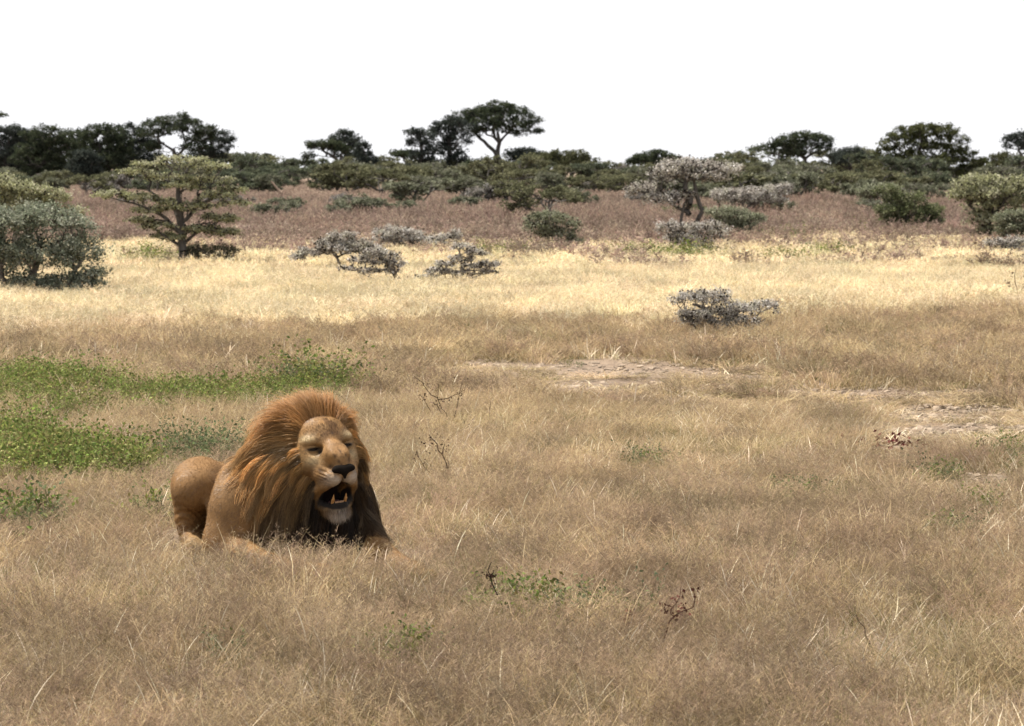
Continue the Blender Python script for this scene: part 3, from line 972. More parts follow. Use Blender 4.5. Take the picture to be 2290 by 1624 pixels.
    plant("thorn_tree", "flat crowned grey thorn tree standing behind the two stemmed one, short slanted stem", "tree",
          [[(1662, 510, .07), (1672, 480, .05), (1690, 455, .03), (1720, 435, .015)], [(1672, 478, .04), (1655, 450, .025)]],
          [(1640, 440, 45, 12), (1690, 430, 50, 13), (1735, 425, 36, 12), (1700, 445, 60, 12), (1620, 430, 30, 9), (1760, 420, 18, 8)],
          leaf='silver', n_attr=260, n_leaf=6000, size=.085, spread=.1, twig=.008, seed=13, galls=300, gall=.03, Y=84)
    plant("green_bush", "leafy green thorn bush with short forked trunk in the reddish grass at right", "bush",
          [[(2040, 533, .07), (2036, 505, .05), (2010, 470, .03), (1990, 445, .015)], [(2046, 530, .06), (2060, 500, .04), (2085, 475, .02)], [(2036, 505, .035), (1995, 505, .015)]],
          [(1985, 430, 28, 16), (2010, 445, 36, 18), (2045, 450, 40, 18), (2085, 470, 30, 18), (2000, 475, 45, 20), (2050, 480, 50, 20), (1990, 500, 40, 18), (2030, 505, 40, 14), (2090, 495, 26, 14), (2000, 525, 36, 12)],
          leaf=[(.15, .175, .08), (.20, .22, .11), (.10, .12, .06), (.29, .29, .18)], n_attr=340, n_leaf=7500, size=.085, spread=.10, twig=.007, seed=14, galls=200, gall=.026)
    plant("thorn_tree", "big rounded pale green thorn tree near the right edge, dark inside", "tree",
          [[(2215, 552, .10), (2212, 510, .085), (2205, 465, .06), (2190, 425, .03)], [(2212, 490, .06), (2245, 450, .035), (2270, 420, .015)], [(2208, 500, .05), (2170, 460, .03)]],
          [(2165, 412, 36, 14), (2205, 402, 45, 14), (2250, 408, 45, 14), (2290, 410, 40, 14), (2175, 432, 45, 18), (2230, 430, 55, 20), (2280, 440, 45, 18), (2195, 460, 50, 20), (2250, 460, 45, 18), (2200, 490, 40, 20), (2225, 515, 40, 20), (2145, 440, 30, 14)],
          leaf='palegreen', n_attr=480, n_leaf=7000, size=.085, spread=.10, twig=.007, seed=15, galls=500, gall=.028, bark=MAT_BARKD)
    plant("thorn_bush", "dark grey thorn bush at the right edge below the big rounded tree", "bush",
          [[(2265, 560, .05), (2262, 525, .035), (2250, 500, .02)], [(2285, 560, .05), (2295, 510, .03)]],
          [(2245, 490, 30, 12), (2275, 485, 36, 14), (2260, 508, 36, 14), (2290, 515, 36, 18), (2270, 530, 36, 12), (2310, 500, 30, 24)],
          leaf='greygreen', n_attr=220, n_leaf=5200, size=.07, spread=.085, twig=.006, seed=16, galls=360, gall=.024, Y=58)
    plant("thorn_bush", "low mauve grey twiggy bush lying in the yellow grass at the right edge", "bush",
          [[(2272, 584, .04), (2265, 562, .03), (2240, 548, .015)], [(2290, 584, .04), (2300, 560, .03)]],
          [(2225, 540, 24, 8), (2255, 545, 30, 12), (2285, 545, 30, 13), (2260, 562, 40, 12), (2300, 565, 30, 12), (2320, 555, 30, 16)],
          leaf='silver', n_attr=240, n_leaf=4600, size=.05, spread=.06, twig=.005, seed=17, galls=300, gall=.02)
    plant("thorn_bush", "small pale crowned thorn bush in the thicket edge near the right border", "bush",
          [[(1975, 500, .06), (1970, 460, .04), (1940, 435, .02)]],
          [(1940, 428, 36, 10), (1975, 422, 40, 10), (1965, 440, 50, 12), (2000, 438, 30, 10)],
          leaf='greygreen', n_attr=160, n_leaf=3600, size=.1, spread=.12, twig=.008, seed=18, Y=88, galls=150, gall=.03)


build_near_bushes()


# ----------------------------------------------------------------- skyline trees
def build_skyline():
    def st(name, label, trunks, pads, Y, leaf='dark', n_attr=260, n_leaf=5200, seed=0, size=None, spread=None, group="trees on the skyline", cat="tree", tw=None, **kw):
        mpp = Y / FPX * K
        plant(name, label, cat, trunks, pads, Y=Y, leaf=leaf, n_attr=n_attr, n_leaf=n_leaf, far=True, size=size or mpp * 5.0, spread=spread or mpp * 6.5,
              group=group, bark=MAT_BARKD, twig=tw or mpp * .35, seed=seed, depth=.8, **kw)
    A = "acacia_tree"
    # tall umbrella tree in the centre
    Y = 260
    st(A, "tallest umbrella acacia on the skyline with a forked bare trunk and wide domed crown",
       [[(1126, 410, .34), (1122, 385, .31), (1113, 352, .30), (1108, 342, .28)], [(1110, 346, .22), (1092, 325, .19), (1072, 308, .15), (1062, 292, .1)], [(1112, 348, .24), (1118, 318, .2), (1112, 295, .15)], [(1117, 318, .15), (1135, 298, .1)]],
       [(1110, 240, 42, 14), (1075, 252, 42, 14), (1040, 255, 32, 12), (1150, 252, 42, 16), (1180, 272, 34, 16), (1110, 262, 60, 18), (1150, 280, 48, 16), (1070, 275, 45, 16), (1030, 272, 34, 16), (1195, 292, 22, 9), (1110, 285, 45, 12), (1055, 292, 32, 12), (1205, 298, 12, 6), (1160, 296, 28, 8)],
       Y, 'dark', 620, 15000, 31)
    st(A, "dark dense tree pressed against the left side of the tall umbrella acacia",
       [[(1010, 420, .34), (1008, 380, .3), (1005, 330, .22), (1000, 300, .12)], [(1008, 370, .2), (1025, 345, .12)]],
       [(985, 285, 30, 16), (1010, 275, 34, 16), (1035, 290, 30, 18), (990, 305, 40, 20), (1020, 315, 36, 20), (1005, 335, 40, 18), (1020, 360, 34, 20), (1000, 375, 34, 18)],
       255, 'darkblue', 360, 9500, 32)
    st(A, "ragged upright dark tree left of the dense one in the central skyline clump",
       [[(942, 415, .28), (944, 370, .22), (940, 330, .15), (938, 305, .08)], [(944, 372, .15), (965, 350, .08)]],
       [(930, 298, 26, 12), (950, 305, 26, 14), (935, 322, 30, 14), (962, 328, 24, 16), (945, 350, 34, 18), (940, 375, 34, 16), (970, 365, 24, 14)],
       250, 'darkblue', 300, 6800, 33)
    st(A, "small flat umbrella acacia at the left end of the central skyline clump",
       [[(915, 405, .2), (918, 375, .16), (905, 355, .1), (895, 348, .06)], [(916, 372, .1), (922, 350, .06)]],
       [(905, 344, 28, 6), (890, 345, 16, 5), (925, 348, 18, 7)], 270, 'dark', 150, 2600, 34)
    st(A, "low bush filling the gap under the tall umbrella acacia's left limb", [[(1070, 405, .2), (1072, 375, .12)]],
       [(1060, 368, 26, 10), (1085, 365, 22, 10), (1075, 380, 40, 12), (1110, 385, 20, 8)], 248, 'dark', 160, 3600, 35, cat="bush")
    st(A, "small umbrella acacia just right of the tall acacia's trunk",
       [[(1165, 405, .2), (1166, 378, .15), (1160, 360, .09)], [(1166, 376, .1), (1180, 360, .06)]],
       [(1150, 345, 26, 8), (1175, 340, 28, 9), (1195, 346, 22, 7), (1165, 354, 40, 7)], 262, 'darkblue', 190, 3600, 36)
    st(A, "broad low green mound of trees right of the small umbrella acacia",
       [[(1250, 410, .3), (1252, 375, .2), (1240, 355, .1)], [(1270, 410, .25), (1285, 370, .14)]],
       [(1220, 352, 36, 12), (1255, 348, 36, 12), (1290, 346, 30, 11), (1310, 362, 30, 12), (1260, 368, 60, 14), (1215, 370, 36, 12), (1300, 378, 40, 10)], 245, 'olive', 330, 7200, 37)
    # left-centre group
    st(A, "leaning umbrella acacia with thin bare branches left of the centre gap",
       [[(766, 410, .26), (760, 372, .22), (752, 355, .18), (735, 343, .12), (720, 336, .08)], [(758, 362, .13), (768, 340, .1)], [(750, 353, .05), (700, 346, .03), (680, 360, .015)]],
       [(720, 322, 38, 8), (700, 328, 22, 7), (745, 328, 28, 9), (690, 350, 14, 8), (760, 335, 24, 10)], 240, 'dark', 240, 4200, 38)
    st(A, "round topped dark tree rising behind the leaning umbrella acacia",
       [[(775, 410, .28), (778, 365, .2), (772, 325, .12)]],
       [(770, 300, 22, 10), (755, 312, 22, 10), (788, 315, 24, 12), (770, 325, 34, 14), (795, 335, 22, 14), (780, 345, 28, 12)], 262, 'darkblue', 250, 5200, 39)
    st(A, "dark conical bush at the right of the leaning umbrella acacia",
       [[(818, 410, .25), (816, 370, .15), (815, 340, .08)]],
       [(812, 328, 14, 10), (815, 345, 20, 12), (818, 362, 26, 12), (825, 378, 28, 10), (805, 372, 22, 12)], 235, 'darkblue', 220, 4800, 40, cat="bush")
    # left forest
    st(A, "umbrella acacia with sky showing through its crown at the right end of the left wood",
       [[(398, 430, .32), (396, 385, .28), (390, 350, .22), (384, 332, .16)], [(392, 352, .16), (415, 330, .1), (430, 315, .07)], [(386, 335, .12), (360, 318, .08)]],
       [(390, 268, 44, 13), (350, 278, 36, 14), (425, 280, 40, 14), (455, 292, 30, 12), (390, 290, 40, 8), (335, 300, 30, 14), (440, 308, 36, 12), (360, 298, 20, 10), (340, 330, 30, 14), (430, 330, 40, 10)], 225, 'dark', 460, 9500, 41)
    st(A, "low layered acacia with flat tips reaching into the sky right of the left wood",
       [[(462, 425, .26), (465, 370, .2), (470, 335, .12)], [(466, 350, .12), (495, 325, .06), (515, 312, .04)]],
       [(480, 298, 40, 6), (505, 312, 24, 6), (470, 315, 50, 9), (480, 332, 46, 9), (455, 345, 45, 12), (490, 350, 22, 7)], 228, 'darkblue', 300, 5600, 42)
    for k, (x, dx, lab, leaf, Yk, sd) in enumerate([(20, 0, "dark rounded tree at the far left end of the left wood", 'darkblue', 232, 43), (100, 0, "second dark rounded tree of the left wood, green at its top", 'dark', 225, 44),
                                                   (60, 0, "dark tree closing the gap between the two rounded trees of the left wood", 'darkblue', 240, 57), (165, 0, "low dark tree in the dip of the left wood behind the black bush", 'dark', 242, 58),
                                                   (225, 0, "broad feathery topped tree in the middle of the left wood", 'dark', 230, 45), (290, 0, "feathery tree between the broad one and the open crowned umbrella acacia", 'darkblue', 236, 46)]):
        top = (282, 284, 292, 294, 278, 282)[k]
        st(A, lab, [[(x, 430, .32), (x + 2, 370, .25), (x - 3, 320, .13)], [(x + 1, 385, .18), (x + 22, 340, .1)]],
           [(x, top + 8, 34, 12), (x - 26, top + 22, 32, 16), (x + 28, top + 18, 32, 14), (x, top + 30, 45, 18), (x - 30, top + 52, 36, 20), (x + 28, top + 50, 38, 22), (x, top + 75, 55, 24), (x - 20, top + 100, 50, 20), (x + 30, top + 98, 50, 20), (x + 45, top + 70, 36, 24), (x - 45, top + 75, 36, 24), (x + 40, top + 40, 34, 18)],
           Yk, leaf, 520, 15000, sd)
    st(A, "round almost black bush standing in front of the left wood", [[(192, 425, .2), (192, 385, .14), (190, 360, .08)]],
       [(190, 350, 28, 14), (175, 368, 24, 18), (208, 366, 24, 18), (190, 382, 36, 16)], 190, 'darkblue', 260, 7500, 47, cat="bush")
    st(A, "leafy branch tip of a tree reaching in at the left border above the wood", [[(-40, 430, .3), (-38, 330, .22), (-28, 275, .1), (-10, 262, .05)]],
       [(-20, 258, 34, 7), (-50, 268, 40, 14)], 215, 'dark', 130, 2200, 48)
    # right side
    st(A, "round crowned acacia on the right skyline with sky under its crown",
       [[(1800, 410, .28), (1802, 372, .24), (1798, 352, .18), (1785, 340, .12)], [(1800, 355, .15), (1820, 340, .1)]],
       [(1795, 306, 36, 12), (1760, 316, 32, 12), (1830, 314, 34, 13), (1795, 328, 54, 14), (1745, 330, 24, 10), (1845, 330, 22, 10), (1790, 342, 48, 7), (1708, 330, 22, 5), (1735, 322, 18, 7)], 245, 'dark', 380, 8200, 49)
    st(A, "dark low tree between the round acacia and the big layered one on the right skyline", [[(1900, 410, .26), (1900, 370, .16)]],
       [(1880, 348, 28, 11), (1905, 340, 26, 11), (1925, 352, 22, 11), (1900, 362, 48, 14)], 240, 'darkblue', 240, 5200, 50)
    st(A, "big layered green acacia dominating the right skyline",
       [[(2060, 440, .38), (2062, 390, .32), (2055, 345, .2), (2060, 310, .1)], [(2060, 385, .2), (2100, 350, .12), (2125, 325, .08)], [(2060, 390, .18), (2020, 350, .1)]],
       [(2080, 286, 48, 10), (2110, 292, 38, 11), (2040, 292, 38, 11), (2010, 305, 36, 11), (2070, 305, 60, 12), (2125, 312, 40, 12), (1990, 322, 30, 10), (2050, 325, 60, 12), (2110, 332, 60, 13), (2150, 345, 36, 14), (2040, 348, 56, 14), (2000, 358, 40, 14), (2100, 358, 60, 14), (1985, 340, 34, 12), (2175, 365, 36, 16), (2165, 385, 50, 18), (2060, 378, 60, 14), (2140, 382, 56, 14), (2010, 388, 40, 12)],
       200, [(.075, .085, .035), (.10, .11, .048), (.05, .058, .028), (.13, .135, .068)], 700, 26000, 51)
    st(A, "dark small tree cut by the right border", [[(2290, 420, .26), (2288, 370, .2), (2276, 335, .1)]],
       [(2265, 312, 24, 8), (2285, 305, 30, 10), (2275, 326, 34, 10), (2310, 325, 34, 16)], 225, 'darkblue', 190, 3800, 52)
    st(A, "pale low tree just right of the big layered acacia", [[(2240, 420, .2), (2242, 375, .12)]],
       [(2228, 355, 22, 8), (2252, 350, 24, 9), (2240, 368, 40, 12), (2275, 372, 30, 12)], 235, 'olive', 190, 3600, 53)
    st(A, "low flat topped tree on the skyline left of the pale two stemmed thorn tree", [[(1455, 410, .24), (1456, 375, .15)]],
       [(1440, 352, 26, 8), (1470, 346, 26, 8), (1490, 352, 18, 7), (1450, 362, 46, 9), (1420, 360, 22, 7)], 245, 'dark', 220, 4200, 54)
    st(A, "low dark treetop showing between the two stemmed thorn tree and the round acacia", [[(1610, 410, .24), (1608, 375, .15)]],
       [(1590, 362, 30, 7), (1620, 360, 30, 7), (1605, 372, 50, 9), (1660, 370, 30, 7)], 240, 'dark', 220, 4200, 55)
    st(A, "low dark tree hummock right of the layered tips of the left wood", [[(570, 420, .24), (572, 385, .15)]],
       [(545, 370, 30, 9), (575, 368, 30, 9), (600, 378, 30, 8), (560, 385, 60, 10)], 245, 'dark', 230, 4600, 56)


build_skyline()


# ----------------------------------------------------------------- thicket of far bushes
def build_thicket():
    rng = np.random.default_rng(99)
    protos = []
    kinds = [('olive', 3.2, 2.1), ('greygreen', 3.0, 1.9), ('dark', 3.6, 2.5), ('olive', 4.2, 2.3), ('greygreen', 2.4, 1.5), ('dark', 3.0, 2.1), ('silver', 2.6, 1.4)]
    for k, (leaf, w, h) in enumerate(kinds):
        r = np.random.default_rng(700 + k)
        tr = [np.array([[0, 0, -.03, .09], [.05, 0, h * .35, .06], [r.uniform(-.2, .2), .1, h * .75, .03]]),
              np.array([[.1, 0, -.03, .06], [w * .2, .1, h * .5, .03]]), np.array([[-.1, 0, -.03, .06], [-w * .22, -.1, h * .5, .03]])]
        pads = []
        for j in range(9):
            a = r.uniform(0, 6.28)
            rr = w * .38 * math.sqrt(r.uniform())
            pads.append([rr * math.cos(a), rr * math.sin(a), h * r.uniform(.35, .85), w * r.uniform(.14, .24), w * r.uniform(.14, .24), h * r.uniform(.09, .16)])
        E0, E1, R0, R1, nodes, _ = grow(r, tr, np.array(pads), 110, .12, .014, .35, .4, .3)
        V, F = tubes(E0, E1, R0, R1, 4)
        c = [tuple(1.35 * np.array(x) + np.array([.012, .008, .012])) for x in LEAFC[leaf]]
        if leaf == 'greygreen':
            c = [tuple(.48 * np.array(x)) for x in c]
        if leaf == 'silver':
            c = [tuple(.30 * np.array(x)) for x in c]
        tm = mesh_from("trunk", V, [F], None, [MAT_BARKD], True)
        cm = crown_mesh(r, "crown", nodes[nodes[:, 2] > .1], 2600, .17, .17, c)
        protos.append((tm, cm, leaf, w, h))

    zones = [(-400, 330, "under the left wood"), (330, 640, "behind the tall tiered thorn tree"), (640, 880, "below the leaning umbrella acacia"),
             (880, 1200, "below the tallest umbrella acacia"), (1200, 1500, "below the broad green mound of trees"), (1500, 1760, "behind the two stemmed thorn tree"),
             (1760, 1960, "below the round crowned acacia"), (1960, 2700, "below the big layered acacia")]
    kindname = dict(olive="olive green", greygreen="grey green", dark="dark green", silver="grey twiggy")
    rows = [(84, 12, .5), (98, 17, .66), (113, 22, .76), (128, 22, .8), (140, 17, .65), (150, 22, .8), (162, 24, .9), (176, 24, .95), (192, 25, 1.0), (210, 26, 1.1), (228, 24, 1.2), (246, 26, 1.3), (262, 26, 1.4), (285, 26, 1.6)]
    depthname = ["among the reddish grass", "among the reddish grass", "among the reddish grass", "of the scattered front", "of the scattered front", "of the thicket front", "of the thicket front", "of the thicket middle", "of the thicket middle", "of the thicket middle", "of the thicket back", "of the thicket back", "of the thicket back", "of the farthest thicket"]
    n = 0
    for ri, (Y, cnt, sc) in enumerate(rows):
        half = .197 * Y * 1.12 + 2
        xs = (np.arange(cnt) + rng.uniform(-.45, .45, cnt) + .5) / cnt * 2 * half - half
        for x in xs:
            y = Y + rng.uniform(-8, 8)
            D = project(np.array([[x, y, 0.0]]))[0]
            if ri < 5 and vnoise(np.array([x * .07]), np.array([y * .05]), 4)[0] < .36:
                continue
            k = int(rng.choice(7, p=[.16, .22, .12, .16, .16, .08, .10] if ri > 3 else [.1, .3, .0, .1, .25, .0, .25]))
            tm, cm, leaf, w, h = protos[k]
            z = next((t for a, b, t in zones if a <= D[0] < b), None)
            if z is None:
                continue
            root = bpy.data.objects.new("thicket_bush", None)
            COL.objects.link(root)
            root.location = (x, y, 0)
            s = sc * rng.uniform(.75, 1.25)
            root.scale = (s * rng.uniform(.9, 1.3), s * rng.uniform(.9, 1.3), s * rng.uniform(.8, 1.1))
            root.rotation_euler = (0, 0, rng.uniform(0, 6.28))
            tag(root, "%s bush %s, %s" % (kindname[leaf], depthname[ri], z), "bush", "bushes of the far thicket")
            link("trunk", tm, root)
            link("crown", cm, root)
            n += 1
    print("thicket bushes", n)


build_thicket()
# ================================================================= lion
# the lion's own frame: X right in the photograph, Y away from the camera, Z up; origin on the ground under its chest
LU = np.array([.55, -.835, 0.0]); LU /= np.linalg.norm(LU)      # where the body points
LR = np.array([LU[1], -LU[0], 0.0])                              # the lion's right side
HEAD = np.array([.205, -.115, .560])                             # between the eyes
YAW, HPIT, ROLL = math.radians(17), math.radians(4), math.radians(-5)


def head_axes():
    f = np.array([math.sin(YAW) * math.cos(HPIT), -math.cos(YAW) * math.cos(HPIT), math.sin(HPIT)])
    r = np.array([math.cos(YAW), math.sin(YAW), 0.0])
    u = np.cross(f, r)
    c, s = math.cos(ROLL), math.sin(ROLL)
    r2 = r * c - u * s
    u2 = u * c + r * s
    return r2, f, u2


HA, HB, HC = head_axes()


_cw = np.linspace(.6, -.8, 561)
_cr = _cw - .037 * sstep(.0, -.075, _cw)          # the long middle face of a male lion
_bs = -.058 * sstep(-.15, -.25, _cw)              # the dropped jaw swings back


def h2w(a, b, c):
    c = np.asarray(c, float)
    b = b + np.interp(-c, -_cw, _bs)
    c = np.interp(-c, -_cw, _cr)
    return HEAD + HA * np.asarray(a)[..., None] + HB * np.asarray(b)[..., None] + HC * c[..., None]


def to_head(P):
    q = P - HEAD
    cr = q @ HC
    c = np.interp(-cr, -_cr, _cw)
    return np.stack([q @ HA, q @ HB - np.interp(-c, -_cw, _bs), c], -1)


def ax(t, s, z):
    return np.array([-.02, .20, 0]) + LU * t + LR * s + np.array([0, 0, z])


def smin(a, b, k):
    h = np.clip(.5 + .5 * (b - a) / k, 0, 1)
    return b + (a - b) * h - k * h * (1 - h)


def smax(a, b, k):
    return -smin(-a, -b, k)


def ellipsoid(P, c, r, axes=None):
    q = P - np.asarray(c)
    if axes is not None:
        q = q @ np.asarray(axes).T
    r = np.asarray(r, float)
    k0 = np.sqrt(((q / r) ** 2).sum(-1))
    k1 = np.sqrt(((q / r ** 2) ** 2).sum(-1))
    return k0 * (k0 - 1) / np.maximum(k1, 1e-6)


def cone(P, a, b, ra, rb):
    a, b = np.asarray(a, float), np.asarray(b, float)
    ab = b - a
    t = np.clip(((P - a) @ ab) / (ab @ ab), 0, 1)
    return np.sqrt(((P - a - t[..., None] * ab) ** 2).sum(-1)) - (ra + (rb - ra) * t)


def chain(P, pts, k=.03):
    d = None
    for (a, ra), (b, rb) in zip(pts[:-1], pts[1:]):
        e = cone(P, a, b, ra, rb)
        d = e if d is None else smin(d, e, k)
    return d


BODY_AX = np.stack([LU, LR, np.array([0, 0, 1.0])])


def sdf_body(P):
    d = ellipsoid(P, ax(-.42, -.07, .19), (.44, .165, .18), BODY_AX)
    d = smin(d, ellipsoid(P, ax(-.74, -.12, .15), (.20, .15, .15), BODY_AX), .08)
    d = smin(d, ellipsoid(P, ax(.0, .0, .24), (.30, .23, .23), BODY_AX), .08)
    # right shoulder blade, upper arm and elbow
    d = smin(d, ellipsoid(P, (-.215, .10, .335), (.115, .13, .145)), .05)
    d = smin(d, ellipsoid(P, (-.235, .0, .22), (.13, .14, .19)), .06)
    d = smin(d, ellipsoid(P, (-.275, -.03, .10), (.115, .12, .115)), .05)
    # right forearm and paw
    d = smin(d, chain(P, [((-.25, -.08, .07), .078), ((-.08, -.42, .046), .052), ((.07, -.57, .038), .048), ((.16, -.66, .036), .052)]), .04)
    for k in range(4):
        a = (.19 + .028 * (k - 1.5), -.69 - .012 * abs(k - 1.5) + .012 * k, .035)
        d = smin(d, ellipsoid(P, a, (.026, .036, .03)), .012)
    # left arm
    d = smin(d, chain(P, [((.30, .12, .16), .12), ((.40, -.08, .07), .075), ((.50, -.42, .042), .05), ((.585, -.66, .034), .05)]), .05)
    for k in range(4):
        a = (.60 + .028 * (k - 1.5), -.695 - .012 * abs(k - 1.5), .035)
        d = smin(d, ellipsoid(P, a, (.026, .036, .03)), .012)
    # right hind leg: haunch, shin, calf folds, hock and paw
    leg = chain(P, [((-.33, .76, .20), .160), ((-.415, .48, .305), .128), ((-.425, .36, .305), .108)], .05)
    leg = smin(leg, ellipsoid(P, (-.458, .51, .19), (.080, .11, .17)), .05)
    leg = smin(leg, chain(P, [((-.455, .49, .14), .072), ((-.45, .51, .05), .058)], .03), .03)
    leg = smin(leg, chain(P, [((-.445, .53, .22), .085), ((-.455, .53, .04), .055)], .03), .025)
    # skin folds on the shaded calf
    q = P - np.array([-.44, .36, .0])
    m = np.exp(-((q[..., 0]) / .10) ** 2) * np.exp(-((P[..., 2] - .14) / .10) ** 2) * (P[..., 1] < .5)
    leg = leg + .008 * m * np.sin(P[..., 2] * 150 + 14 * np.sin(P[..., 0] * 18 + 1.0))
    d = smin(d, leg, .016)
    shin = chain(P, [((-.375, .30, .32), .028), ((-.350, .255, .20), .022), ((-.330, .21, .09), .024)], .02)
    d = smin(d, shin, .022)
    paw = chain(P, [((-.46, .48, .05), .05), ((-.435, .24, .045), .048)], .02)
    for k in range(4):
        paw = smin(paw, ellipsoid(P, (-.435 + .03 * (k - 1.5), .195 + .008 * abs(k - 1.5), .04), (.024, .036, .032)), .010)
    d = smin(d, paw, .02)
    # left hind leg folded on the far side
    d = smin(d, chain(P, [(ax(-.80, -.12, .22), .15), (ax(-.55, -.24, .20), .11), (ax(-.75, -.27, .06), .06), (ax(-.5, -.30, .04), .045)], .05), .04)
    # tail lying behind
    d = smin(d, chain(P, [(ax(-.84, -.16, .13), .05), (ax(-.98, -.30, .05), .032), (ax(-1.0, -.45, .03), .026), (ax(-.92, -.58, .03), .022), (ax(-.87, -.69, .035), .02)], .03), .03)
    d = smin(d, ellipsoid(P, ax(-.88, -.69, .04), (.06, .05, .035)), .02)
    # neck and the mass under the mane
    d = smin(d, chain(P, [((-.0, .22, .36), .20), ((.12, .10, .48), .165), ((.17, .06, .53), .125)], .06), .06)
    d = smin(d, ellipsoid(P, (.16, .07, .24), (.22, .15, .24)), .08)
    d = smin(d, ellipsoid(P, (.02, .06, .42), (.19, .16, .17)), .06)
    Q = to_head(P)
    d = smax(d, -ellipsoid(Q, (0, .08, -.20), (.10, .15, .10)), .02)
    d = np.maximum(d, -P[..., 2] - .02)
    return d


def sdf_head(P):
    Q = to_head(P)
    A, B, C = Q[..., 0], Q[..., 1], Q[..., 2]
    Qs = np.stack([np.abs(A), B, C], -1)
    d = ellipsoid(Q, (0, -.125, .0), (.130, .135, .122))
    d = smin(d, ellipsoid(Q, (0, -.095, .045), (.105, .085, .075)), .04)             # forehead
    d = smin(d, ellipsoid(Qs, (.072, -.034, .028), (.046, .042, .024)), .03)         # brows
    d = smin(d, ellipsoid(Qs, (.094, -.085, -.055), (.056, .085, .068)), .045)       # cheeks
    d = smin(d, chain(Q, [((0, -.07, .035), .062), ((0, -.03, .0), .062), ((0, .06, -.034), .050), ((0, .130, -.058), .040)], .02), .035)   # bridge
    d = smin(d, ellipsoid(Qs, (.032, .05, -.030), (.028, .095, .024)), .02)            # flat top edges
    d = smin(d, ellipsoid(Qs, (.036, .108, -.106), (.038, .052, .036)), .022)         # lip pads
    d = smin(d, ellipsoid(Qs, (.060, .025, -.090), (.046, .07, .052)), .035)
    d = smin(d, chain(Qs, [((.040, .105, -.122), .024), ((.064, .055, -.140), .024), ((.080, .0, -.168), .030)], .02), .02)   # flews
    d = smin(d, ellipsoid(Qs, (.070, -.02, -.05), (.052, .055, .04)), .03)
    d = smin(d, ellipsoid(Q, (0, .150, -.078), (.042, .024, .026)), .012)            # under the nose leather
    # eye sockets
    d = smax(d, -ellipsoid(Qs, (.083, .026, -.008), (.036, .034, .017)), .016)
    d = smin(d, ellipsoid(Qs, (.081, -.014, -.012), (.027, .026, .017)), .007)        # closed lids
    d = smax(d, -ellipsoid(Qs, (.081, .012, -.010), (.028, .016, .0036)), .003)       # slit
    d = smax(d, -cone(Qs, (.058, .012, -.018), (.045, .045, -.04), .004, .003), .008) # tear groove
    # upper lip split
    d = smax(d, -cone(Q, (0, .168, -.10), (0, .155, -.15), .004, .006), .01)
    # open mouth between the jaws
    jaw = chain(Qs, [((.080, -.06, -.150), .036), ((.066, .0, -.228), .028), ((.028, .065, -.272), .030)], .03)
    jaw = smin(jaw, ellipsoid(Q, (0, .072, -.274), (.042, .036, .038)), .03)
    d = smin(d, jaw, .03)
    mouth = ellipsoid(Q, (0, .065, -.205), (.078, .105, .048))
    mouth = smin(mouth, ellipsoid(Q, (0, .12, -.172), (.034, .07, .034)), .03)
    d = smax(d, -mouth, .014)
    # lower lip rim and gum around the front of the jaw
    rim = chain(Qs, [((.068, .0, -.222), .013), ((.047, .05, -.242), .014), ((.024, .085, -.244), .016), ((0, .092, -.243), .016)], .01)
    d = smin(d, rim, .01)
    # ears, half buried in the mane
    e = ellipsoid(Qs, (.100, -.165, .080), (.036, .022, .036))
    e = smax(e, -ellipsoid(Qs, (.103, -.145, .085), (.024, .016, .026)), .01)
    d = smin(d, e, .02)
    # wrinkles over the muzzle and forehead roughness
    wr = np.exp(-(((np.abs(A) - .06) / .03) ** 2 + ((B - .07) / .05) ** 2 + ((C + .095) / .03) ** 2))
    d = d + .0038 * wr * np.sin((C * 1.0 + .35 * B) * 420)
    return d


def sdf_all(P):
    return np.minimum(sdf_body(P), sdf_head(P))


def gradient(f, P, e=.002):
    g = np.stack([f(P + np.eye(3)[k] * e) - f(P - np.eye(3)[k] * e) for k in range(3)], -1)
    return norm(g)


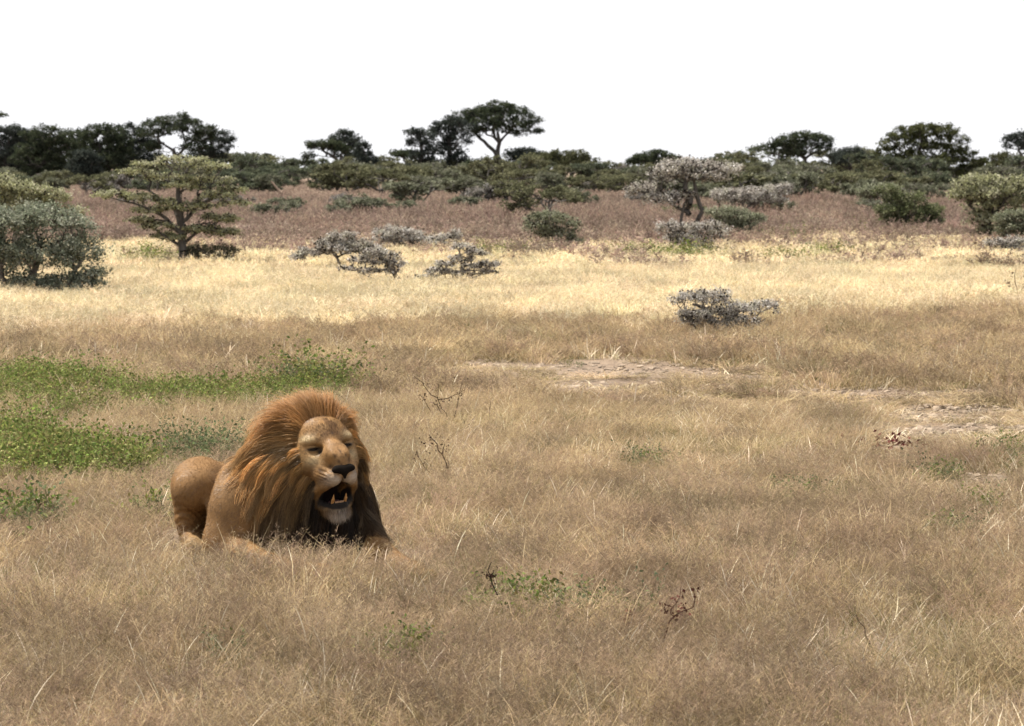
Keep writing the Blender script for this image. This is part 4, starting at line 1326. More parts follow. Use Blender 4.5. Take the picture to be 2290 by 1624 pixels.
def surface_nets(f, lo, hi, h):
    n = np.ceil((np.array(hi) - lo) / h).astype(int) + 1
    g = np.stack(np.meshgrid(*[lo[k] + h * np.arange(n[k]) for k in range(3)], indexing='ij'), -1).astype(np.float32)
    Fv = np.concatenate([f(g[i:i + 12]) for i in range(0, n[0], 12)], 0)
    s = Fv < 0
    c = [(i, j, k) for i in (0, 1) for j in (0, 1) for k in (0, 1)]

    def sl(A, o):
        return A[o[0]:n[0] - 1 + o[0], o[1]:n[1] - 1 + o[1], o[2]:n[2] - 1 + o[2]]
    cnt = sum(sl(s, o).astype(int) for o in c)
    act = (cnt > 0) & (cnt < 8)
    ijk = np.argwhere(act)
    idx = -np.ones(act.shape, int)
    idx[act] = np.arange(len(ijk))
    pos = np.zeros((len(ijk), 3)); num = np.zeros(len(ijk))
    vals = {o: Fv[ijk[:, 0] + o[0], ijk[:, 1] + o[1], ijk[:, 2] + o[2]] for o in c}
    for o in c:
        for k in range(3):
            if o[k] == 0:
                p = list(o); p[k] = 1; p = tuple(p)
                a, b = vals[o], vals[p]
                m = (a < 0) != (b < 0)
                t = np.where(m, a / np.where(a == b, 1, a - b), 0)
                q = np.array(o, float) + 0 * t[:, None]
                q[:, k] += t
                pos += q * m[:, None]
                num += m
    V = np.array(lo) + (ijk + pos / num[:, None]) * h
    faces = []
    for k in range(3):
        o1 = [0, 0, 0]; o1[k] = 1
        u, v = (k + 1) % 3, (k + 2) % 3
        A = s[:n[0] - 1, :n[1] - 1, :n[2] - 1]
        Bm = s[o1[0]:n[0] - 1 + o1[0], o1[1]:n[1] - 1 + o1[1], o1[2]:n[2] - 1 + o1[2]]
        m = A != Bm
        e = np.argwhere(m)
        e = e[(e[:, u] > 0) & (e[:, v] > 0)]

        def cell(du, dv):
            q = e.copy(); q[:, u] -= du; q[:, v] -= dv
            return idx[q[:, 0], q[:, 1], q[:, 2]]
        quad = np.stack([cell(1, 1), cell(0, 1), cell(0, 0), cell(1, 0)], 1)
        fl = A[e[:, 0], e[:, 1], e[:, 2]]
        quad[~fl] = quad[~fl][:, ::-1]
        faces.append(quad[(quad >= 0).all(1)])
    return V, np.concatenate(faces)


def gauss(Q, c, r):
    return np.exp(-(((Q - np.asarray(c)) / np.asarray(r)) ** 2).sum(-1))


def noise3(P, sc, seed=0):
    return (vnoise(P[:, 0] * sc + 13.1, P[:, 2] * sc + 7.7 + P[:, 1] * sc * .63, seed) + vnoise(P[:, 1] * sc + 3.3, P[:, 2] * sc - P[:, 0] * sc * .57 + 40, seed + 5)) * .5


def mixc(col, w, c):
    return col * (1 - w[:, None]) + np.asarray(c)[None] * w[:, None]


def hairline(P, Q):
    """how far forward (head frame) the mane reaches at each height of the face, ragged"""
    return -.088 + .075 * sstep(-.05, -.13, Q[:, 2]) + .055 * sstep(-.16, -.27, Q[:, 2]) + .012 * sstep(.0, -.1, Q[:, 2]) - .03 * sstep(.08, .12, Q[:, 2]) + .016 * sstep(.0, -.06, Q[:, 2]) + .03 * (noise3(P, 38, 77) - .5)


def mane_weight(P):
    """0 on the face and the bare body, 1 where the mane grows"""
    Q = to_head(P)
    Qa = np.abs(Q[:, 0])
    line = hairline(P, Q)
    face = sstep(line - .022, line + .012, Q[:, 1]) * (Q[:, 2] > -.34) * sstep(.146 + .05 * sstep(.0, .05, Q[:, 2]), .130 + .05 * sstep(.0, .05, Q[:, 2]), Qa) * sstep(.03, .012, sdf_head(P))
    t = (P - np.array([-.02, .20, 0])) @ LU
    s = (P - np.array([-.02, .20, 0])) @ LR
    w = sstep(-.05, .07, t + .35 * (P[:, 2] - .42))
    w = w * sstep(.235, .15, s - .26 * np.maximum(P[:, 2] - .32, 0) / .3)      # bare right shoulder
    w = w * sstep(.07, .13, P[:, 2]) * sstep(.375, .32, P[:, 0] - .35 * np.maximum(P[:, 2] - .3, 0))
    lb = -.075 + .35 * np.maximum(P[:, 2] - .58, 0) + .05 * sstep(.40, .2, P[:, 2])
    w = w * sstep(lb - .03, lb + .03, P[:, 0])
    arm = np.minimum(cone(P, (-.235, .0, .22), (-.275, -.03, .10), .15, .13), cone(P, (-.25, -.08, .07), (.16, -.66, .05), .085, .07))
    arm2 = cone(P, (.40, -.08, .08), (.585, -.66, .05), .085, .07)
    w = w * sstep(-.015, .02, arm) * sstep(-.01, .02, arm2)
    w = w * sstep(.0, .03, ellipsoid(Q, (0, .08, -.20), (.10, .15, .10)))
    return w * (1 - face)


def skin_colour(P, N):
    Q = to_head(P)
    Qs = Q.copy(); Qs[:, 0] = np.abs(Qs[:, 0])
    col = np.tile(np.array([[.40, .262, .135]]), (len(P), 1))
    n1 = noise3(P, 9, 3)
    col = col * (.55 + .55 * n1[:, None] + .34 * noise3(P, 36, 6)[:, None])
    col = mixc(col, .55 * sstep(.55, .75, noise3(P, 16, 8)) * (P[:, 2] < .16), (.22, .13, .065))      # darker blotches low on the body
    col = mixc(col, .5 * sstep(.3, .46, P[:, 2]) * (P[:, 1] > .3), (.46, .31, .17))  # hindquarters painted paler towards the top, where the sun falls
    paw = np.maximum(gauss(P, (-.435, .2, .04), (.08, .10, .06)), np.maximum(gauss(P, (.19, -.68, .04), (.07, .07, .05)), gauss(P, (.6, -.69, .04), (.07, .07, .05))))
    col = mixc(col, np.clip(paw * 1.6, 0, .9), (.56, .44, .28))
    tuft = gauss(P, ax(-.88, -.69, .04), (.08, .08, .06))
    col = mixc(col, np.clip(tuft * 2, 0, 1), (.03, .02, .014))
    # face
    inhead = (sdf_head(P) < .012) & (Q[:, 1] > -.16)
    f = np.tile(np.array([[.43, .285, .145]]), (len(P), 1)) * (.34 + .80 * noise3(P, 30, 12)[:, None] + .52 * noise3(P, 75, 14)[:, None])
    f = mixc(f, .9 * sstep(.44, .56, noise3(P, 26, 31)) * sstep(.02, .06, Q[:, 2]), (.22, .13, .06))
    f = mixc(f, .7 * gauss(Qs, (.03, -.02, .02), (.020, .06, .035)), (.24, .145, .075))   # forehead flecks
    f = mixc(f, .9 * gauss(Qs, (.098, -.03, .036), (.034, .06, .018)), (.98, .92, .74))           # pale brow
    f = mixc(f, .85 * gauss(Qs, (.088, .0, -.040), (.036, .05, .014)), (.95, .90, .72))             # pale under the eye
    f = mixc(f, .6 * gauss(Qs, (.135, -.05, -.03), (.05, .06, .035)), (.52, .38, .20))
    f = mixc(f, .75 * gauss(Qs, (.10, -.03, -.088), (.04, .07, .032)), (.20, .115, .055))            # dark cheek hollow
    f = mixc(f, .7 * gauss(Q, (0, .07, -.03), (.035, .09, .04)), (.58, .38, .23))                  # bridge
    f = mixc(f, .95 * gauss(Qs, (.036, .125, -.118), (.038, .06, .028)), (1.0, 1.08, 1.30))           # lip pads
    f = mixc(f, .9 * gauss(Q, (0, .085, -.292), (.06, .05, .03)), (1.0, 1.10, 1.36))                  # chin
    f = mixc(f, .7 * gauss(Qs, (.065, .02, -.225), (.03, .06, .03)), (.50, .40, .27))
    # eye rims, tear marks, scars
    f = mixc(f, np.clip(1.7 * gauss(Qs, (.083, .005, -.008), (.032, .04, .0065)), 0, .96), (.018, .013, .010))
    f = mixc(f, np.clip(1.3 * gauss(Qs, (.056, .02, -.022), (.010, .03, .014)), 0, .95), (.02, .014, .010))
    f = mixc(f, np.clip(1.5 * gauss(Q, (-.060, .02, -.058), (.008, .03, .008)), 0, .95), (.03, .018, .014))
    f = mixc(f, .8 * gauss(Q, (-.052, .03, -.05), (.007, .03, .006)), (.03, .018, .014))
    f = mixc(f, .85 * gauss(Q, (.015, .03, .006), (.024, .06, .005)) , (.09, .05, .03))
    for sx, sc_, r in ((-.03, -.03, .004), (-.018, -.045, .004), (.02, -.03, .004), (-.05, -.075, .004), (-.035, -.07, .005), (-.065, -.09, .005), (.035, -.045, .006), (-.045, -.058, .006), (.0, -.02, .005), (-.01, -.055, .004), (-.085, -.07, .006), (.012, .055, .006), (-.04, .07, .006), (-.075, -.105, .005), (-.028, -.088, .004)):
        f = mixc(f, .8 * np.exp(-((Q[:, 0] - sx) ** 2 + (Q[:, 2] - sc_) ** 2) / (1.35 * r) ** 2) * (Q[:, 1] > 0), (.07, .04, .028))
    whisk = np.sin((Q[:, 2] + .25 * Q[:, 1]) * 420) * gauss(Qs, (.05, .09, -.112), (.03, .05, .022))
    f = mixc(f, np.clip(1.2 * whisk, 0, .8), (.10, .06, .04))
    # mouth: black lips, dark inside
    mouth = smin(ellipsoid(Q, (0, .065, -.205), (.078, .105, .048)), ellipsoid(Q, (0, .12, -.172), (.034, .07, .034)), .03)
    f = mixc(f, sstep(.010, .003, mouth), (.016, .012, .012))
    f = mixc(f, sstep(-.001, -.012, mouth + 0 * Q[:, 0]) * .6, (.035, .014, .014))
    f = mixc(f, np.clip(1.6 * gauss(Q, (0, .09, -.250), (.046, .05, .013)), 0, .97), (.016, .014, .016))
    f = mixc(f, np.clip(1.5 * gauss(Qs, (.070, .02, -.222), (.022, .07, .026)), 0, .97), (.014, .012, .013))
    rim = chain(Qs, [((.068, .0, -.222), .013), ((.047, .05, -.242), .014), ((.024, .085, -.244), .016), ((0, .092, -.243), .016)], .01)
    f = mixc(f, sstep(.006, .001, rim), (.022, .020, .024))
    # philtrum
    f = mixc(f, gauss(Q, (0, .16, -.125), (.0045, .04, .03)), (.03, .02, .018))
    w = inhead.astype(float)
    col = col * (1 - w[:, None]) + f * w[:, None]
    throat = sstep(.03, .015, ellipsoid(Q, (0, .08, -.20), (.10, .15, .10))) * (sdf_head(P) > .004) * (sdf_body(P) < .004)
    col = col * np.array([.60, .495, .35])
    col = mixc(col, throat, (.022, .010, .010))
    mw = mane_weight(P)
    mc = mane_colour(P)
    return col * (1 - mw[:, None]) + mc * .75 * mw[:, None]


def mane_colour(P):
    """natural colour of the mane by where the hair is rooted: rufous crest, tawny sides, black brown chest"""
    Q = to_head(P)
    top = sstep(.02, .13, Q[:, 2])
    c = np.tile(np.array([[.62, .365, .130]]), (len(P), 1))
    c = mixc(c, top * .9, (.52, .265, .085))
    low = sstep(.53, .36, P[:, 2] + .18 * (noise3(P, 7, 2) - .5) + .17 * sstep(-.04, -.12, P[:, 0]))
    c = mixc(c, low * .93, (.028, .017, .011))
    side = sstep(-.02, -.14, P[:, 0]) * (1 - low)
    c = mixc(c, side * .5, (.70, .46, .21))
    under = gauss(Q, (0, -.02, -.33), (.16, .12, .08))
    c = mixc(c, np.clip(under * 1.3, 0, .9), (.025, .015, .010))
    return c


def hair_material(name, transl=.3, rough=.4, gl=.06):
    return leafy_material(name, transl, False, gloss=gl)


def strand_mesh(name, P, w0, C, mat, rng, taper=.25):
    """P (n,k,3) hair paths, three sided tapering prisms"""
    n, k, _ = P.shape
    T = np.zeros_like(P)
    T[:, 1:-1] = P[:, 2:] - P[:, :-2]
    T[:, 0] = P[:, 1] - P[:, 0]
    T[:, -1] = P[:, -1] - P[:, -2]
    T = norm(T)
    ref = norm(rng.normal(size=(n, 1, 3)))
    A = norm(np.cross(T, ref))
    Bv = np.cross(T, A)
    wk = (np.asarray(w0) * np.ones(n))[:, None] * (1 - (1 - taper) * np.linspace(0, 1, k) ** 1.5)[None]
    V = []
    for th in (0, 2.0944, 4.18879):
        V.append(P + (A * math.cos(th) + Bv * math.sin(th)) * wk[..., None])
    V = np.stack(V, 2).reshape(-1, 3)                       # n,k,3(side)
    base = (np.arange(n) * k * 3)[:, None, None]
    r = (np.arange(k - 1) * 3)[None, :, None]
    j = np.arange(3)[None, None, :]
    jn = (np.arange(3)[None, None, :] + 1) % 3
    F = np.stack([base + r + j, base + r + jn, base + r + 3 + jn, base + r + 3 + j], -1).reshape(-1, 4)
    return mesh_from(name, V, [F], np.repeat(C.reshape(-1, 3), 3, 0), [mat], True)


def build_lion():
    rng = np.random.default_rng(2024)
    root = bpy.data.objects.new("lion", None)
    COL.objects.link(root)
    root.location = LION_O
    root.rotation_euler = (0, 0, LION_ROT)
    tag(root, "male lion lying in the dry grass with a tawny to black mane and open mouth", "lion")

    # one skin: body, then the finer meshed head merged into the same mesh
    vb, fb = surface_nets(sdf_body, (-.78, -.82, -.04), (.78, 1.62, .78), .0115)
    hc = h2w(0, -.04, -.06)
    vh, fh = surface_nets(sdf_head, hc - .30, hc + .30, .0034)
    V = np.concatenate([vb, vh])
    F = np.concatenate([fb, fh + len(vb)])
    N = np.concatenate([gradient(sdf_body, vb), gradient(sdf_head, vh, .001)])
    Cc = skin_colour(V, N)
    ms, t, out = node_mat("lion_skin")
    at = t.nodes.new("ShaderNodeAttribute"); at.attribute_name = "Col"
    bs = t.nodes.new("ShaderNodeBsdfPrincipled")
    bs.inputs["Roughness"].default_value = .75
    bs.inputs["Specular IOR Level"].default_value = .25
    t.links.new(at.outputs["Color"], bs.inputs["Base Color"])
    t.links.new(bs.outputs[0], out.inputs[0])
    body = link("body", mesh_from("body", V, [F], Cc, [ms], True), root)

    # ---------------------------------------------------------- sampling roots on the skin
    tri = np.concatenate([F[:, [0, 1, 2]], F[:, [0, 2, 3]]])
    a, b, c = V[tri[:, 0]], V[tri[:, 1]], V[tri[:, 2]]
    area = np.linalg.norm(np.cross(b - a, c - a), axis=1) * .5

    def sample(n, wt):
        p = area * wt
        cs = np.cumsum(p)
        i = np.searchsorted(cs, rng.uniform(0, cs[-1], n))
        i = np.minimum(i, len(tri) - 1)
        u = rng.uniform(size=(n, 2))
        fl = u.sum(1) > 1
        u[fl] = 1 - u[fl]
        P = a[i] + u[:, :1] * (b[i] - a[i]) + u[:, 1:] * (c[i] - a[i])
        Nn = norm(N[tri[i]].mean(1))
        return P, Nn, Cc[tri[i]].mean(1)
    cent = (a + b + c) / 3
    mw = mane_weight(cent)
    vis = (np.minimum(np.where(np.arange(len(tri)) % len(F) < len(fb), sdf_head(cent), sdf_body(cent)), 0) > -.004).astype(float)

    # ---------------------------------------------------------- mane
    hair = hair_material("mane_hair", .5, gl=.03)

    def paths(P, Nn, k, jit):
        n = len(P)
        Q = to_head(P)
        rad = P - HEAD + HB * .0
        rad = rad - (rad @ HB)[:, None] * HB
        rad = norm(rad)
        ring = sstep(-.30, -.12, Q[:, 1]) * (np.abs(Q[:, 0]) < .25) * sstep(-.30, -.16, Q[:, 2])
        back = -LU * .8 + np.array([0, 0, -.35])
        d_ring = rad * .72 + Nn * .55 - HB * .42
        d_body = Nn * .40 + back * .22 + np.array([-.16, 0, -.80])
        chest = sstep(-.02, .18, (P - np.array([-.02, .2, 0])) @ LU) * sstep(.42, .30, P[:, 2])
        d_chest = Nn * .35 + np.array([0, -.05, -1.0])
        d = norm(d_ring) * ring[:, None] + norm(d_body) * (1 - ring)[:, None]
        d = d * (1 - chest[:, None]) + norm(d_chest) * chest[:, None]
        crest = sstep(.25, .85, rad[:, 2]) * ring
        d = norm(norm(d) + rng.normal(0, jit, (n, 3)) * (1 - .35 * crest)[:, None])
        rightside = sstep(.0, .10, Q[:, 0])
        upper = sstep(-.05, .45, rad[:, 2])
        L = (.27 - .08 * rightside - .09 * rightside * upper) * (1 - crest) + (.155 - .085 * rightside * sstep(1.0, .80, rad[:, 2])) * crest
        L = L * (1 - chest) + .29 * chest
        stiff = crest * (1 - .45 * (1 - rightside) * sstep(.95, .6, rad[:, 2]))
        L = L * (1 + .30 * crest) * (.42 + .38 * crest + (.58 - .38 * crest) * sstep(.02, -.055, Q[:, 1] - hairline(P, Q)))
        out = [P - Nn * .004]
        step = L / (k - 1)
        p = out[0]
        g0 = np.array([0, 0, -1.0])
        side = np.stack([np.sign(Q[:, 0]), 0 * Q[:, 0], 0 * Q[:, 0]], 1)
        for i in range(1, k):
            f = i / (k - 1)
            g = (.05 + .38 * f) * (1 - .85 * stiff)
            d = norm(d + g0 * g[:, None] - HB * (.16 * stiff * f)[:, None] - LU * (.10 * (1 - stiff) * (1 - f))[:, None])
            q = p + d * step[:, None]
            dist = sdf_all(q)
            low = dist < .006 + .010 * f
            if low.any():
                gr = gradient(sdf_all, q[low])
                q[low] += gr * ((.006 + .010 * f) - dist[low])[:, None]
                d[low] = norm(q[low] - p[low])
            q[:, 2] = np.maximum(q[:, 2], .02)
            out.append(q)
            p = q
        return np.stack(out, 1), L
    K_ = 9
    GP, GN, _ = sample(800, mw * vis)
    G, _ = paths(GP, GN, K_, .13)
    SP_, SN, _ = sample(46000, mw * vis * (1 + 1.6 * sstep(.05, .12, to_head(cent)[:, 2])))
    S, SL = paths(SP_, SN, K_, .13)
    # gather hairs into locks
    near = np.zeros(len(S), int)
    for i in range(0, len(S), 2000):
        near[i:i + 2000] = ((SP_[i:i + 2000, None] - GP[None]) ** 2).sum(-1).argmin(1)
    fr = np.linspace(0, 1, K_)[None, :, None]
    Qs_ = to_head(SP_)
    crest = (sstep(.03, .12, Qs_[:, 2]))[:, None, None]
    cl = (.80 - .66 * crest) * fr ** .9
    off = SP_ - GP[near]
    target = G[near] + off[:, None, :] * (1 - .75 * fr)
    S = S * (1 - cl) + target * cl
    ln = rng.uniform(.72, 1.12, len(S))
    S = S[:, :1] + (S - S[:, :1]) * ln[:, None, None]
    S += rng.normal(0, .0025, S.shape) * fr
    base = mane_colour(SP_)
    lock = (.30 + 1.15 * rng.uniform(0, 1, len(GP)))[near]
    cz = crest[:, 0, 0]
    lock = lock * (1 - .8 * cz) + .8 * cz
    hue = rng.normal(0, .07, len(GP))[near]
    base = base * lock[:, None] * rng.uniform(.75, 1.25, (len(S), 1))
    base = base * np.stack([1 + hue * .3, 1 + 0 * hue, 1 - hue], 1)
    tipc = base * np.array([1.1, 1.12, 1.15]) * .8 + np.array([.17, .13, .08])  # tips painted paler, adding to the backlit rim of the mane
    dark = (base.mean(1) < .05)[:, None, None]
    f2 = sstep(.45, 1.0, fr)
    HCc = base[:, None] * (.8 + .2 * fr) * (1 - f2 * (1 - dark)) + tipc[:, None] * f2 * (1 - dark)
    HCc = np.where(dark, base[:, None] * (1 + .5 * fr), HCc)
    inm = (ellipsoid(to_head(S.reshape(-1, 3)), (0, .08, -.20), (.085, .14, .085)).reshape(S.shape[:2]) < 0).any(1)
    S, HCc = S[~inm], HCc[~inm]
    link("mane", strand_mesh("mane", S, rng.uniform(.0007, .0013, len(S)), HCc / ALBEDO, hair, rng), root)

    # ---------------------------------------------------------- short coat
    coat = hair_material("coat_hair", .2, gl=.03)
    Qc = to_head(cent)
    ishead = (np.arange(len(tri)) % len(F)) >= len(fb)
    mouth_c = ellipsoid(Qc, (0, .065, -.205), (.084, .11, .052))
    lips = (sdf_head(cent) < .01) & ((mouth_c < .006) | ((np.abs(Qc[:, 0]) < .036) & (Qc[:, 1] > .125) & (Qc[:, 2] > -.105) & (Qc[:, 2] < -.055)))
    eyez = (np.abs(np.abs(Qc[:, 0]) - .081) < .03) & (np.abs(Qc[:, 2] + .01) < .012) & (Qc[:, 1] > -.04)
    dens = np.where(ishead, 2.6, 1.0)
    CP_, CN, CCo = sample(110000, (1 - mw) * vis * (ellipsoid(Qc, (0, .08, -.20), (.10, .15, .10)) * (~ishead) + .03 * ishead > .02) * (~lips) * (~eyez) * (cent[:, 2] > .015) * dens)
    Qp = to_head(CP_)
    onface = (sdf_head(CP_) < .004)
    dirb = norm(-LU[None] * .7 + np.array([[-.1, 0, -.75]]) + 0 * CP_)
    radf = CP_ - h2w(0, .14, -.08)
    dirf = norm(radf) * 1.0 - HB * .4
    chin = onface & (Qp[:, 2] < -.255)
    dirf = np.where(chin[:, None], np.array([[0, -.2, -1.0]]) + HB * .1, dirf)
    d = np.where(onface[:, None], dirf, dirb)
    d = d - (d * CN).sum(1, keepdims=True) * CN
    d = norm(norm(d) + CN * .26 + rng.normal(0, .22, CN.shape))
    ln = np.where(onface, .008, .012) * rng.uniform(.6, 1.4, len(CP_))
    ln = np.where(chin, .034 * rng.uniform(.5, 1.2, len(CP_)), ln)
    ln = np.where(onface & (Qp[:, 1] > .06) & ~chin, ln * .5, ln)
    w = norm(np.cross(d, CN)) * .0010
    Vc = np.stack([CP_ - w, CP_ + w, CP_ + d * ln[:, None]], 1).reshape(-1, 3)
    cc = CCo * rng.uniform(.62, 1.42, (len(CP_), 1))
    link("coat", mesh_from("coat", Vc, [np.arange(len(CP_) * 3).reshape(-1, 3)], np.repeat(cc, 3, 0), [coat]), root)

    # ---------------------------------------------------------- nose, eyes, teeth, tongue, whiskers
    def plain(name, col, rough, spec=.5):
        m, t, out = node_mat(name)
        b_ = t.nodes.new("ShaderNodeBsdfPrincipled")
        nz = t.nodes.new("ShaderNodeTexNoise"); nz.inputs["Scale"].default_value = 60
        mr = t.nodes.new("ShaderNodeMapRange"); mr.inputs[3].default_value = .7; mr.inputs[4].default_value = 1.3
        mx = t.nodes.new("ShaderNodeMix"); mx.data_type = 'RGBA'; mx.blend_type = 'MULTIPLY'; mx.inputs[0].default_value = 1
        mx.inputs[6].default_value = (*col, 1)
        t.links.new(nz.outputs[0], mr.inputs[0]); t.links.new(mr.outputs[0], mx.inputs[7])
        t.links.new(mx.outputs[2], b_.inputs["Base Color"])
        b_.inputs["Roughness"].default_value = rough
        b_.inputs["Specular IOR Level"].default_value = spec
        t.links.new(b_.outputs[0], out.inputs[0])
        return m

    def blob(name, f, lo, hi, h, mat):
        v, q = surface_nets(lambda P: f(P), lo, hi, h)
        W = h2w(v[:, 0], v[:, 1], v[:, 2])
        return link(name, mesh_from(name, W, [q], None, [mat], True), root)

    def nose(Q):
        A = np.abs(Q[..., 0])
        Qs = np.stack([A, Q[..., 1], Q[..., 2]], -1)
        d = ellipsoid(Qs, (.027, .160, -.070), (.029, .022, .0155))
        d = smin(d, ellipsoid(Q, (0, .168, -.075), (.028, .019, .019)), .01)
        d = smin(d, cone(Q, (0, .170, -.080), (0, .168, -.108), .016, .006), .01)
        return d
    blob("nose", nose, np.array([-.06, .12, -.125]), np.array([.06, .20, -.04]), .0026, plain("nose_leather", (.009, .007, .006), .9, .03))
    tooth = plain("tooth", (.36, .19, .07), .4)
    for s in (-1, 1):
        def fang(Q, s=s):
            return chain(Q, [((s * .029, .084, -.236), .0085), ((s * .031, .090, -.214), .0068), ((s * .030, .086, -.188), .0016)], .004)
        blob("canine_tooth", fang, np.array([s * .032 - .02, .05, -.265]), np.array([s * .032 + .02, .12, -.175]), .0018, tooth)
        def upper(Q, s=s):
            return chain(Q, [((s * .034, .118, -.138), .009), ((s * .036, .120, -.152), .007), ((s * .036, .114, -.172), .0018)], .004)
        def eye(Q, s=s):
            return np.sqrt(((Q - np.array([s * .081, -.018, -.011])) ** 2).sum(-1)) - .021
        blob("eye", eye, np.array([s * .081 - .03, -.05, -.04]), np.array([s * .081 + .03, .012, .02]), .003, plain("eye_dark", (.012, .008, .005), .5, .2))

    def inc(Q):
        d = None
        for k in range(6):
            x = (k - 2.5) * .0072
            e = ellipsoid(Q, (x, .098 - abs(x) * .2, -.229), (.0036, .004, .009))
            d = e if d is None else np.minimum(d, e)
        return d
    blob("incisor_teeth", inc, np.array([-.03, .08, -.245]), np.array([.03, .11, -.21]), .0015, plain("incisors", (.34, .22, .14), .5))

    def tongue(Q):
        d = ellipsoid(Q, (0, .035, -.232), (.030, .06, .014))
        return smax(d, -cone(Q, (0, -.02, -.218), (0, .09, -.218), .003, .003), .006)
    blob("tongue", tongue, np.array([-.04, -.04, -.26]), np.array([.04, .11, -.205]), .0028, plain("tongue_flesh", (.10, .045, .045), .4))
    return root


build_lion()
# ================================================================= dead weeds, twigs, clods
MAT_WEED = leafy_material("dead_weed", .1)


def weed(name, label, cat, strokes, leaves=(), r=.0035, col=(.075, .05, .036), leafc=(.07, .042, .03), leaf=.016, per=5, Y=None, group=None, seed=0, mat=None, droop=0.0):
    """strokes: measured pixel polylines, the first starts at the foot of the plant; leaves: measured pixel spots with dry leaves or pods"""
    rng = np.random.default_rng(900 + seed)
    b0 = strokes[0][0]
    if Y is None:
        Y = ground_at(*b0)[1]
    B = point_at(b0[0], b0[1], Y)
    B[2] = 0
    E0, E1, R0, R1 = [], [], [], []
    ends = []
    for si, s in enumerate(strokes):
        off = 0 if si == 0 else rng.uniform(-.05, .05)
        pts = [point_at(p[0], p[1], Y + off * (k / max(1, len(s) - 1))) - B for k, p in enumerate(s)]
        if si == 0:
            pts[0] = np.array([0, 0, -.02])
        # curve between the given points
        fine = []
        for k in range(len(pts) - 1):
            for f in (0, .5):
                fine.append(pts[k] * (1 - f) + pts[k + 1] * f + (rng.normal(0, .006, 3) if f else 0))
        fine.append(pts[-1])
        m = len(fine) - 1
        for k in range(m):
            E0.append(fine[k]); E1.append(fine[k + 1])
            R0.append(r * (1 - .6 * k / m) * (1 if si == 0 else .75)); R1.append(r * (1 - .6 * (k + 1) / m) * (1 if si == 0 else .75))
        ends += fine[len(fine) // 2:]
    root = bpy.data.objects.new(name, None)
    COL.objects.link(root)
    root.location = B
    tag(root, label, cat, group)
    V, F = tubes(E0, E1, R0, R1, 5)
    link("stem", mesh_from("stem", V, [F], np.tile(np.array([col]), (len(V), 1)) * rng.uniform(.8, 1.2, (len(V), 1)), [mat or MAT_WEED], True), root)
    spots = [point_at(p[0], p[1], Y) - B for p in leaves]
    spots = spots + [e for e in ends if rng.uniform() < .5] if per else spots
    if spots and per:
        P = np.repeat(np.array(spots), per, 0) + rng.normal(0, leaf * .9, (len(spots) * per, 3))
        V, F = leaf_quads(P, leaf * rng.uniform(.6, 1.4, len(P)), .6, rng)
        C = np.repeat(np.array([leafc]) * rng.uniform(.6, 1.4, (len(P), 1)), 4, 0)
        link("dry_leaves", mesh_from("dry_leaves", V, [F], C, [MAT_WEED]), root)
    return root


def conv(ox, oy, sc):
    return lambda pts: [((ox + x / sc) * .8941, (oy + y / sc) * .8941) for x, y in pts]


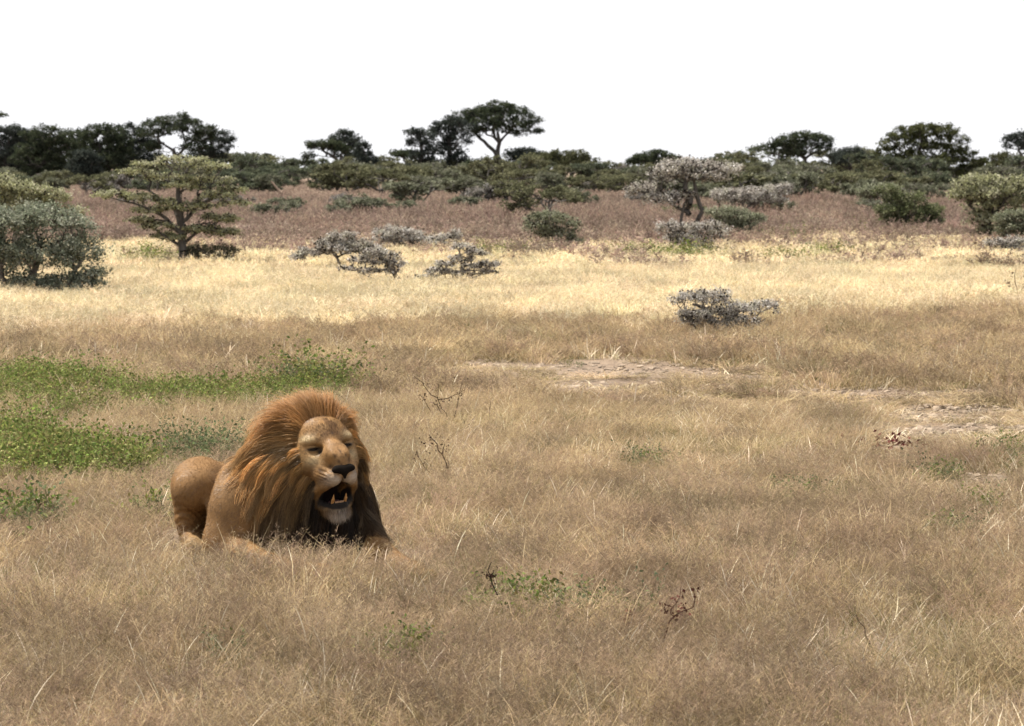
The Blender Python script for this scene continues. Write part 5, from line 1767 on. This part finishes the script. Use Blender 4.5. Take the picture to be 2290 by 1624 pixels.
def build_weeds():
    q = conv(1000, 920, 5.075)
    weed("dead_weed", "tall dead brown weed with spreading branches standing right of the lion's mane", "weed",
         [q([(660, 760), (600, 620), (530, 520), (480, 400), (485, 200)]), q([(480, 380), (340, 275), (180, 110)]), q([(480, 400), (600, 390), (700, 340), (800, 260)]),
          q([(560, 600), (470, 470), (380, 430)]), q([(600, 690), (440, 630), (350, 480), (250, 330)]), q([(640, 700), (720, 520), (790, 180)])],
         q([(220, 130), (370, 230), (430, 170), (570, 120), (560, 410), (700, 150), (780, 170), (890, 160), (420, 460), (270, 420), (310, 360), (680, 630), (650, 650)]), r=.005, leaf=.017, per=4, seed=1)
    weed("dead_weed", "small dead weed with dark seed heads in front of the tall branching one", "weed",
         [q([(600, 1450), (610, 1300), (540, 1100), (470, 960), (370, 850)]), q([(610, 1330), (620, 1220), (600, 1160)]), q([(540, 1090), (570, 960)]), q([(600, 1440), (430, 1400), (340, 1290), (270, 1180), (210, 1060)])],
         q([(370, 850), (440, 860), (310, 940), (350, 1010), (230, 1070), (320, 1110), (580, 970), (590, 1250), (550, 1260), (430, 1330), (340, 1300), (420, 1400), (490, 850)]), r=.005, leaf=.016, per=4, seed=2)
    weed("dead_twig", "short dead twig with pods leaning right of the tall dead weed", "twig",
         [q([(870, 850), (820, 700), (800, 620)]), q([(840, 780), (890, 690)])], q([(890, 690), (850, 570)]), r=.004, leaf=.014, per=4, seed=3)
    weed("dead_twig", "forked bare twig slanting up out of the grass farther right of the dead weeds", "twig",
         [q([(1050, 800), (1130, 720), (1218, 610)]), q([(1080, 770), (1135, 640), (1150, 420)])], r=.004, per=0, seed=4)
    q = conv(1180, 1400, 3.817)
    weed("dead_stalk", "dark bare leaning stalk with a few leaves at its tip in the foreground grass", "stalk",
         [q([(415, 690), (320, 520), (240, 330), (180, 170), (185, 20)]), q([(180, 170), (140, 110)]), q([(180, 165), (210, 105)])], q([(150, 130), (165, 165), (205, 105)]), r=.0042, leaf=.014, per=5, seed=5, col=(.03, .024, .022))
    weed("dead_stalk", "reddish brown curled dry stalk left of the red brown weed in the foreground", "stalk",
         [q([(1440, 780), (1480, 640), (1525, 500), (1480, 460)]), q([(1440, 760), (1390, 680)]), q([(1480, 640), (1465, 540)])], q([(1490, 620), (1500, 580), (1470, 660), (1400, 700), (1420, 740), (1520, 520)]), r=.004, col=(.13, .06, .04), leafc=(.13, .055, .036), leaf=.015, per=8, seed=6)
    weed("dead_weed", "red brown withered weed with two long thin curved shoots in the foreground", "weed",
         [q([(1800, 790), (1890, 580), (1960, 520), (2090, 460), (2125, 380), (2115, 290)]), q([(1935, 540), (1900, 470), (1960, 400), (1995, 260)])],
         q([(1860, 470), (1880, 490), (1975, 440), (2010, 490), (1940, 530), (1920, 560), (1990, 470), (1860, 440)]), r=.004, col=(.12, .06, .045), leafc=(.12, .05, .04), leaf=.017, per=7, seed=7)
    q = conv(1100, 1300, 1.568)
    weed("dead_twig", "two thin upright dead twigs in the grass right of centre foreground", "twig",
         [q([(1235, 325), (1205, 250), (1185, 190)]), q([(1215, 290), (1160, 235), (1140, 230)]), q([(1235, 320), (1305, 300), (1312, 180)])], r=.0035, per=0, seed=8)
    weed("dead_twig", "thin dark curved twig in the grass of the right foreground", "twig", [q([(1690, 560), (1685, 480), (1665, 420), (1630, 370)])], r=.003, per=0, seed=9)
    q = conv(900, 860, 1.3795)
    weed("dead_twig", "dark forked twig lying in the thin grass at right middle", "twig", [q([(1690, 555), (1670, 530), (1650, 510)]), q([(1680, 545), (1665, 515)])], q([(1655, 520)]), r=.005, per=3, leaf=.014, seed=10)
    weed("dead_twig", "dark slanting twig above the red brown weed in the thin grass", "twig", [q([(1380, 610), (1355, 570), (1335, 540)]), q([(1430, 605), (1428, 580)])], r=.005, per=0, seed=11)
    weed("dead_weed", "dark withered weed tuft on the thin grass at the right side", "weed", [q([(2135, 385), (2128, 350), (2125, 335)]), q([(2140, 385), (2150, 350)]), q([(2130, 380), (2110, 360)])], q([(2128, 345), (2150, 360)]), r=.005, per=8, leaf=.02, seed=12)
    weed("dead_weed", "dry brown weed at the right edge of the straw plain", "weed",
         [[(2277, 675), (2273, 645), (2268, 615), (2272, 600)], [(2275, 660), (2260, 640), (2252, 628)], [(2275, 665), (2290, 640), (2292, 610)]], [(2268, 612), (2255, 632), (2290, 625), (2262, 655), (2250, 670)], r=.008, leaf=.035, per=6, seed=13, col=(.15, .10, .07), leafc=(.16, .10, .07))
    weed("dead_snag", "lone bare broken snag leaning left in the reddish grass beyond the tiered thorn tree", "dead tree",
         [[(629, 482), (627, 455), (629, 432), (617, 418), (606, 405)], [(629, 432), (633, 425)]], r=.075, per=0, seed=14, Y=100, mat=MAT_DEAD)
    rng = np.random.default_rng(66)
    # red leaved ground plant on the bare soil
    c = ground_at(1995, 1002)
    n = 170
    P = np.stack([rng.normal(0, .16, n), rng.normal(0, .22, n), np.abs(rng.normal(.03, .02, n))], 1)
    V, F = leaf_quads(P, .035 * rng.uniform(.6, 1.3, n), .6, rng, .6)
    o = link("ground_plant", mesh_from("ground_plant", V, [F], np.repeat(np.array([[.13, .035, .035]]) * rng.uniform(.5, 1.3, (n, 1)), 4, 0), [MAT_WEED]), None, c)
    tag(o, "low dark red leaved plant spread flat on bare soil at right", "plant")
    # clods on the bare soil
    pts = []
    for e in BARE:
        m = int(e[2] * 1.6)
        th = rng.uniform(0, 6.283, m); r = np.sqrt(rng.uniform(0, 1, m)) * 1.05
        pts += [ground_at(x, y) for x, y in zip(e[0] + e[2] * r * np.cos(th), e[1] + e[3] * r * np.sin(th))]
    P = np.array(pts)
    n = len(P)
    protos = []
    for k in range(4):
        r_ = np.random.default_rng(60 + k)
        import bmesh
        bm = bmesh.new()
        bmesh.ops.create_icosphere(bm, subdivisions=2, radius=1)
        for v in bm.verts:
            v.co *= r_.uniform(.75, 1.2)
            v.co.z *= .55
        me = bpy.data.meshes.new("clod_" + "abcd"[k])
        bm.to_mesh(me); bm.free()
        a = me.attributes.new("Col", 'FLOAT_COLOR', 'POINT')
        a.data.foreach_set("color", np.tile(np.array([.27, .215, .165, 1], np.float32), len(me.vertices)))
        me.materials.append(MAT_CLOD)
        protos.append(bpy.data.objects.new("clod_" + "abcd"[k], me))
    s = .012 * rng.uniform(.5, 1.0, n) ** 2 * rng.choice([1, 1, 1, 2.2], n) * 1.6
    o = scatter("soil_clods", P, np.stack([0 * s, 0 * s, rng.uniform(0, 6.28, n)], 1), np.stack([s, s, s], 1), rng.integers(0, 4, n), rng.uniform(.5, 1.25, (n, 1)) * np.ones((1, 3)), protos)
    tag(o, "crumbly clods and pebbles on the bare soil patches", "clods", kind="stuff")


MAT_CLOD = leafy_material("soil_clod", 0, True)
build_weeds()
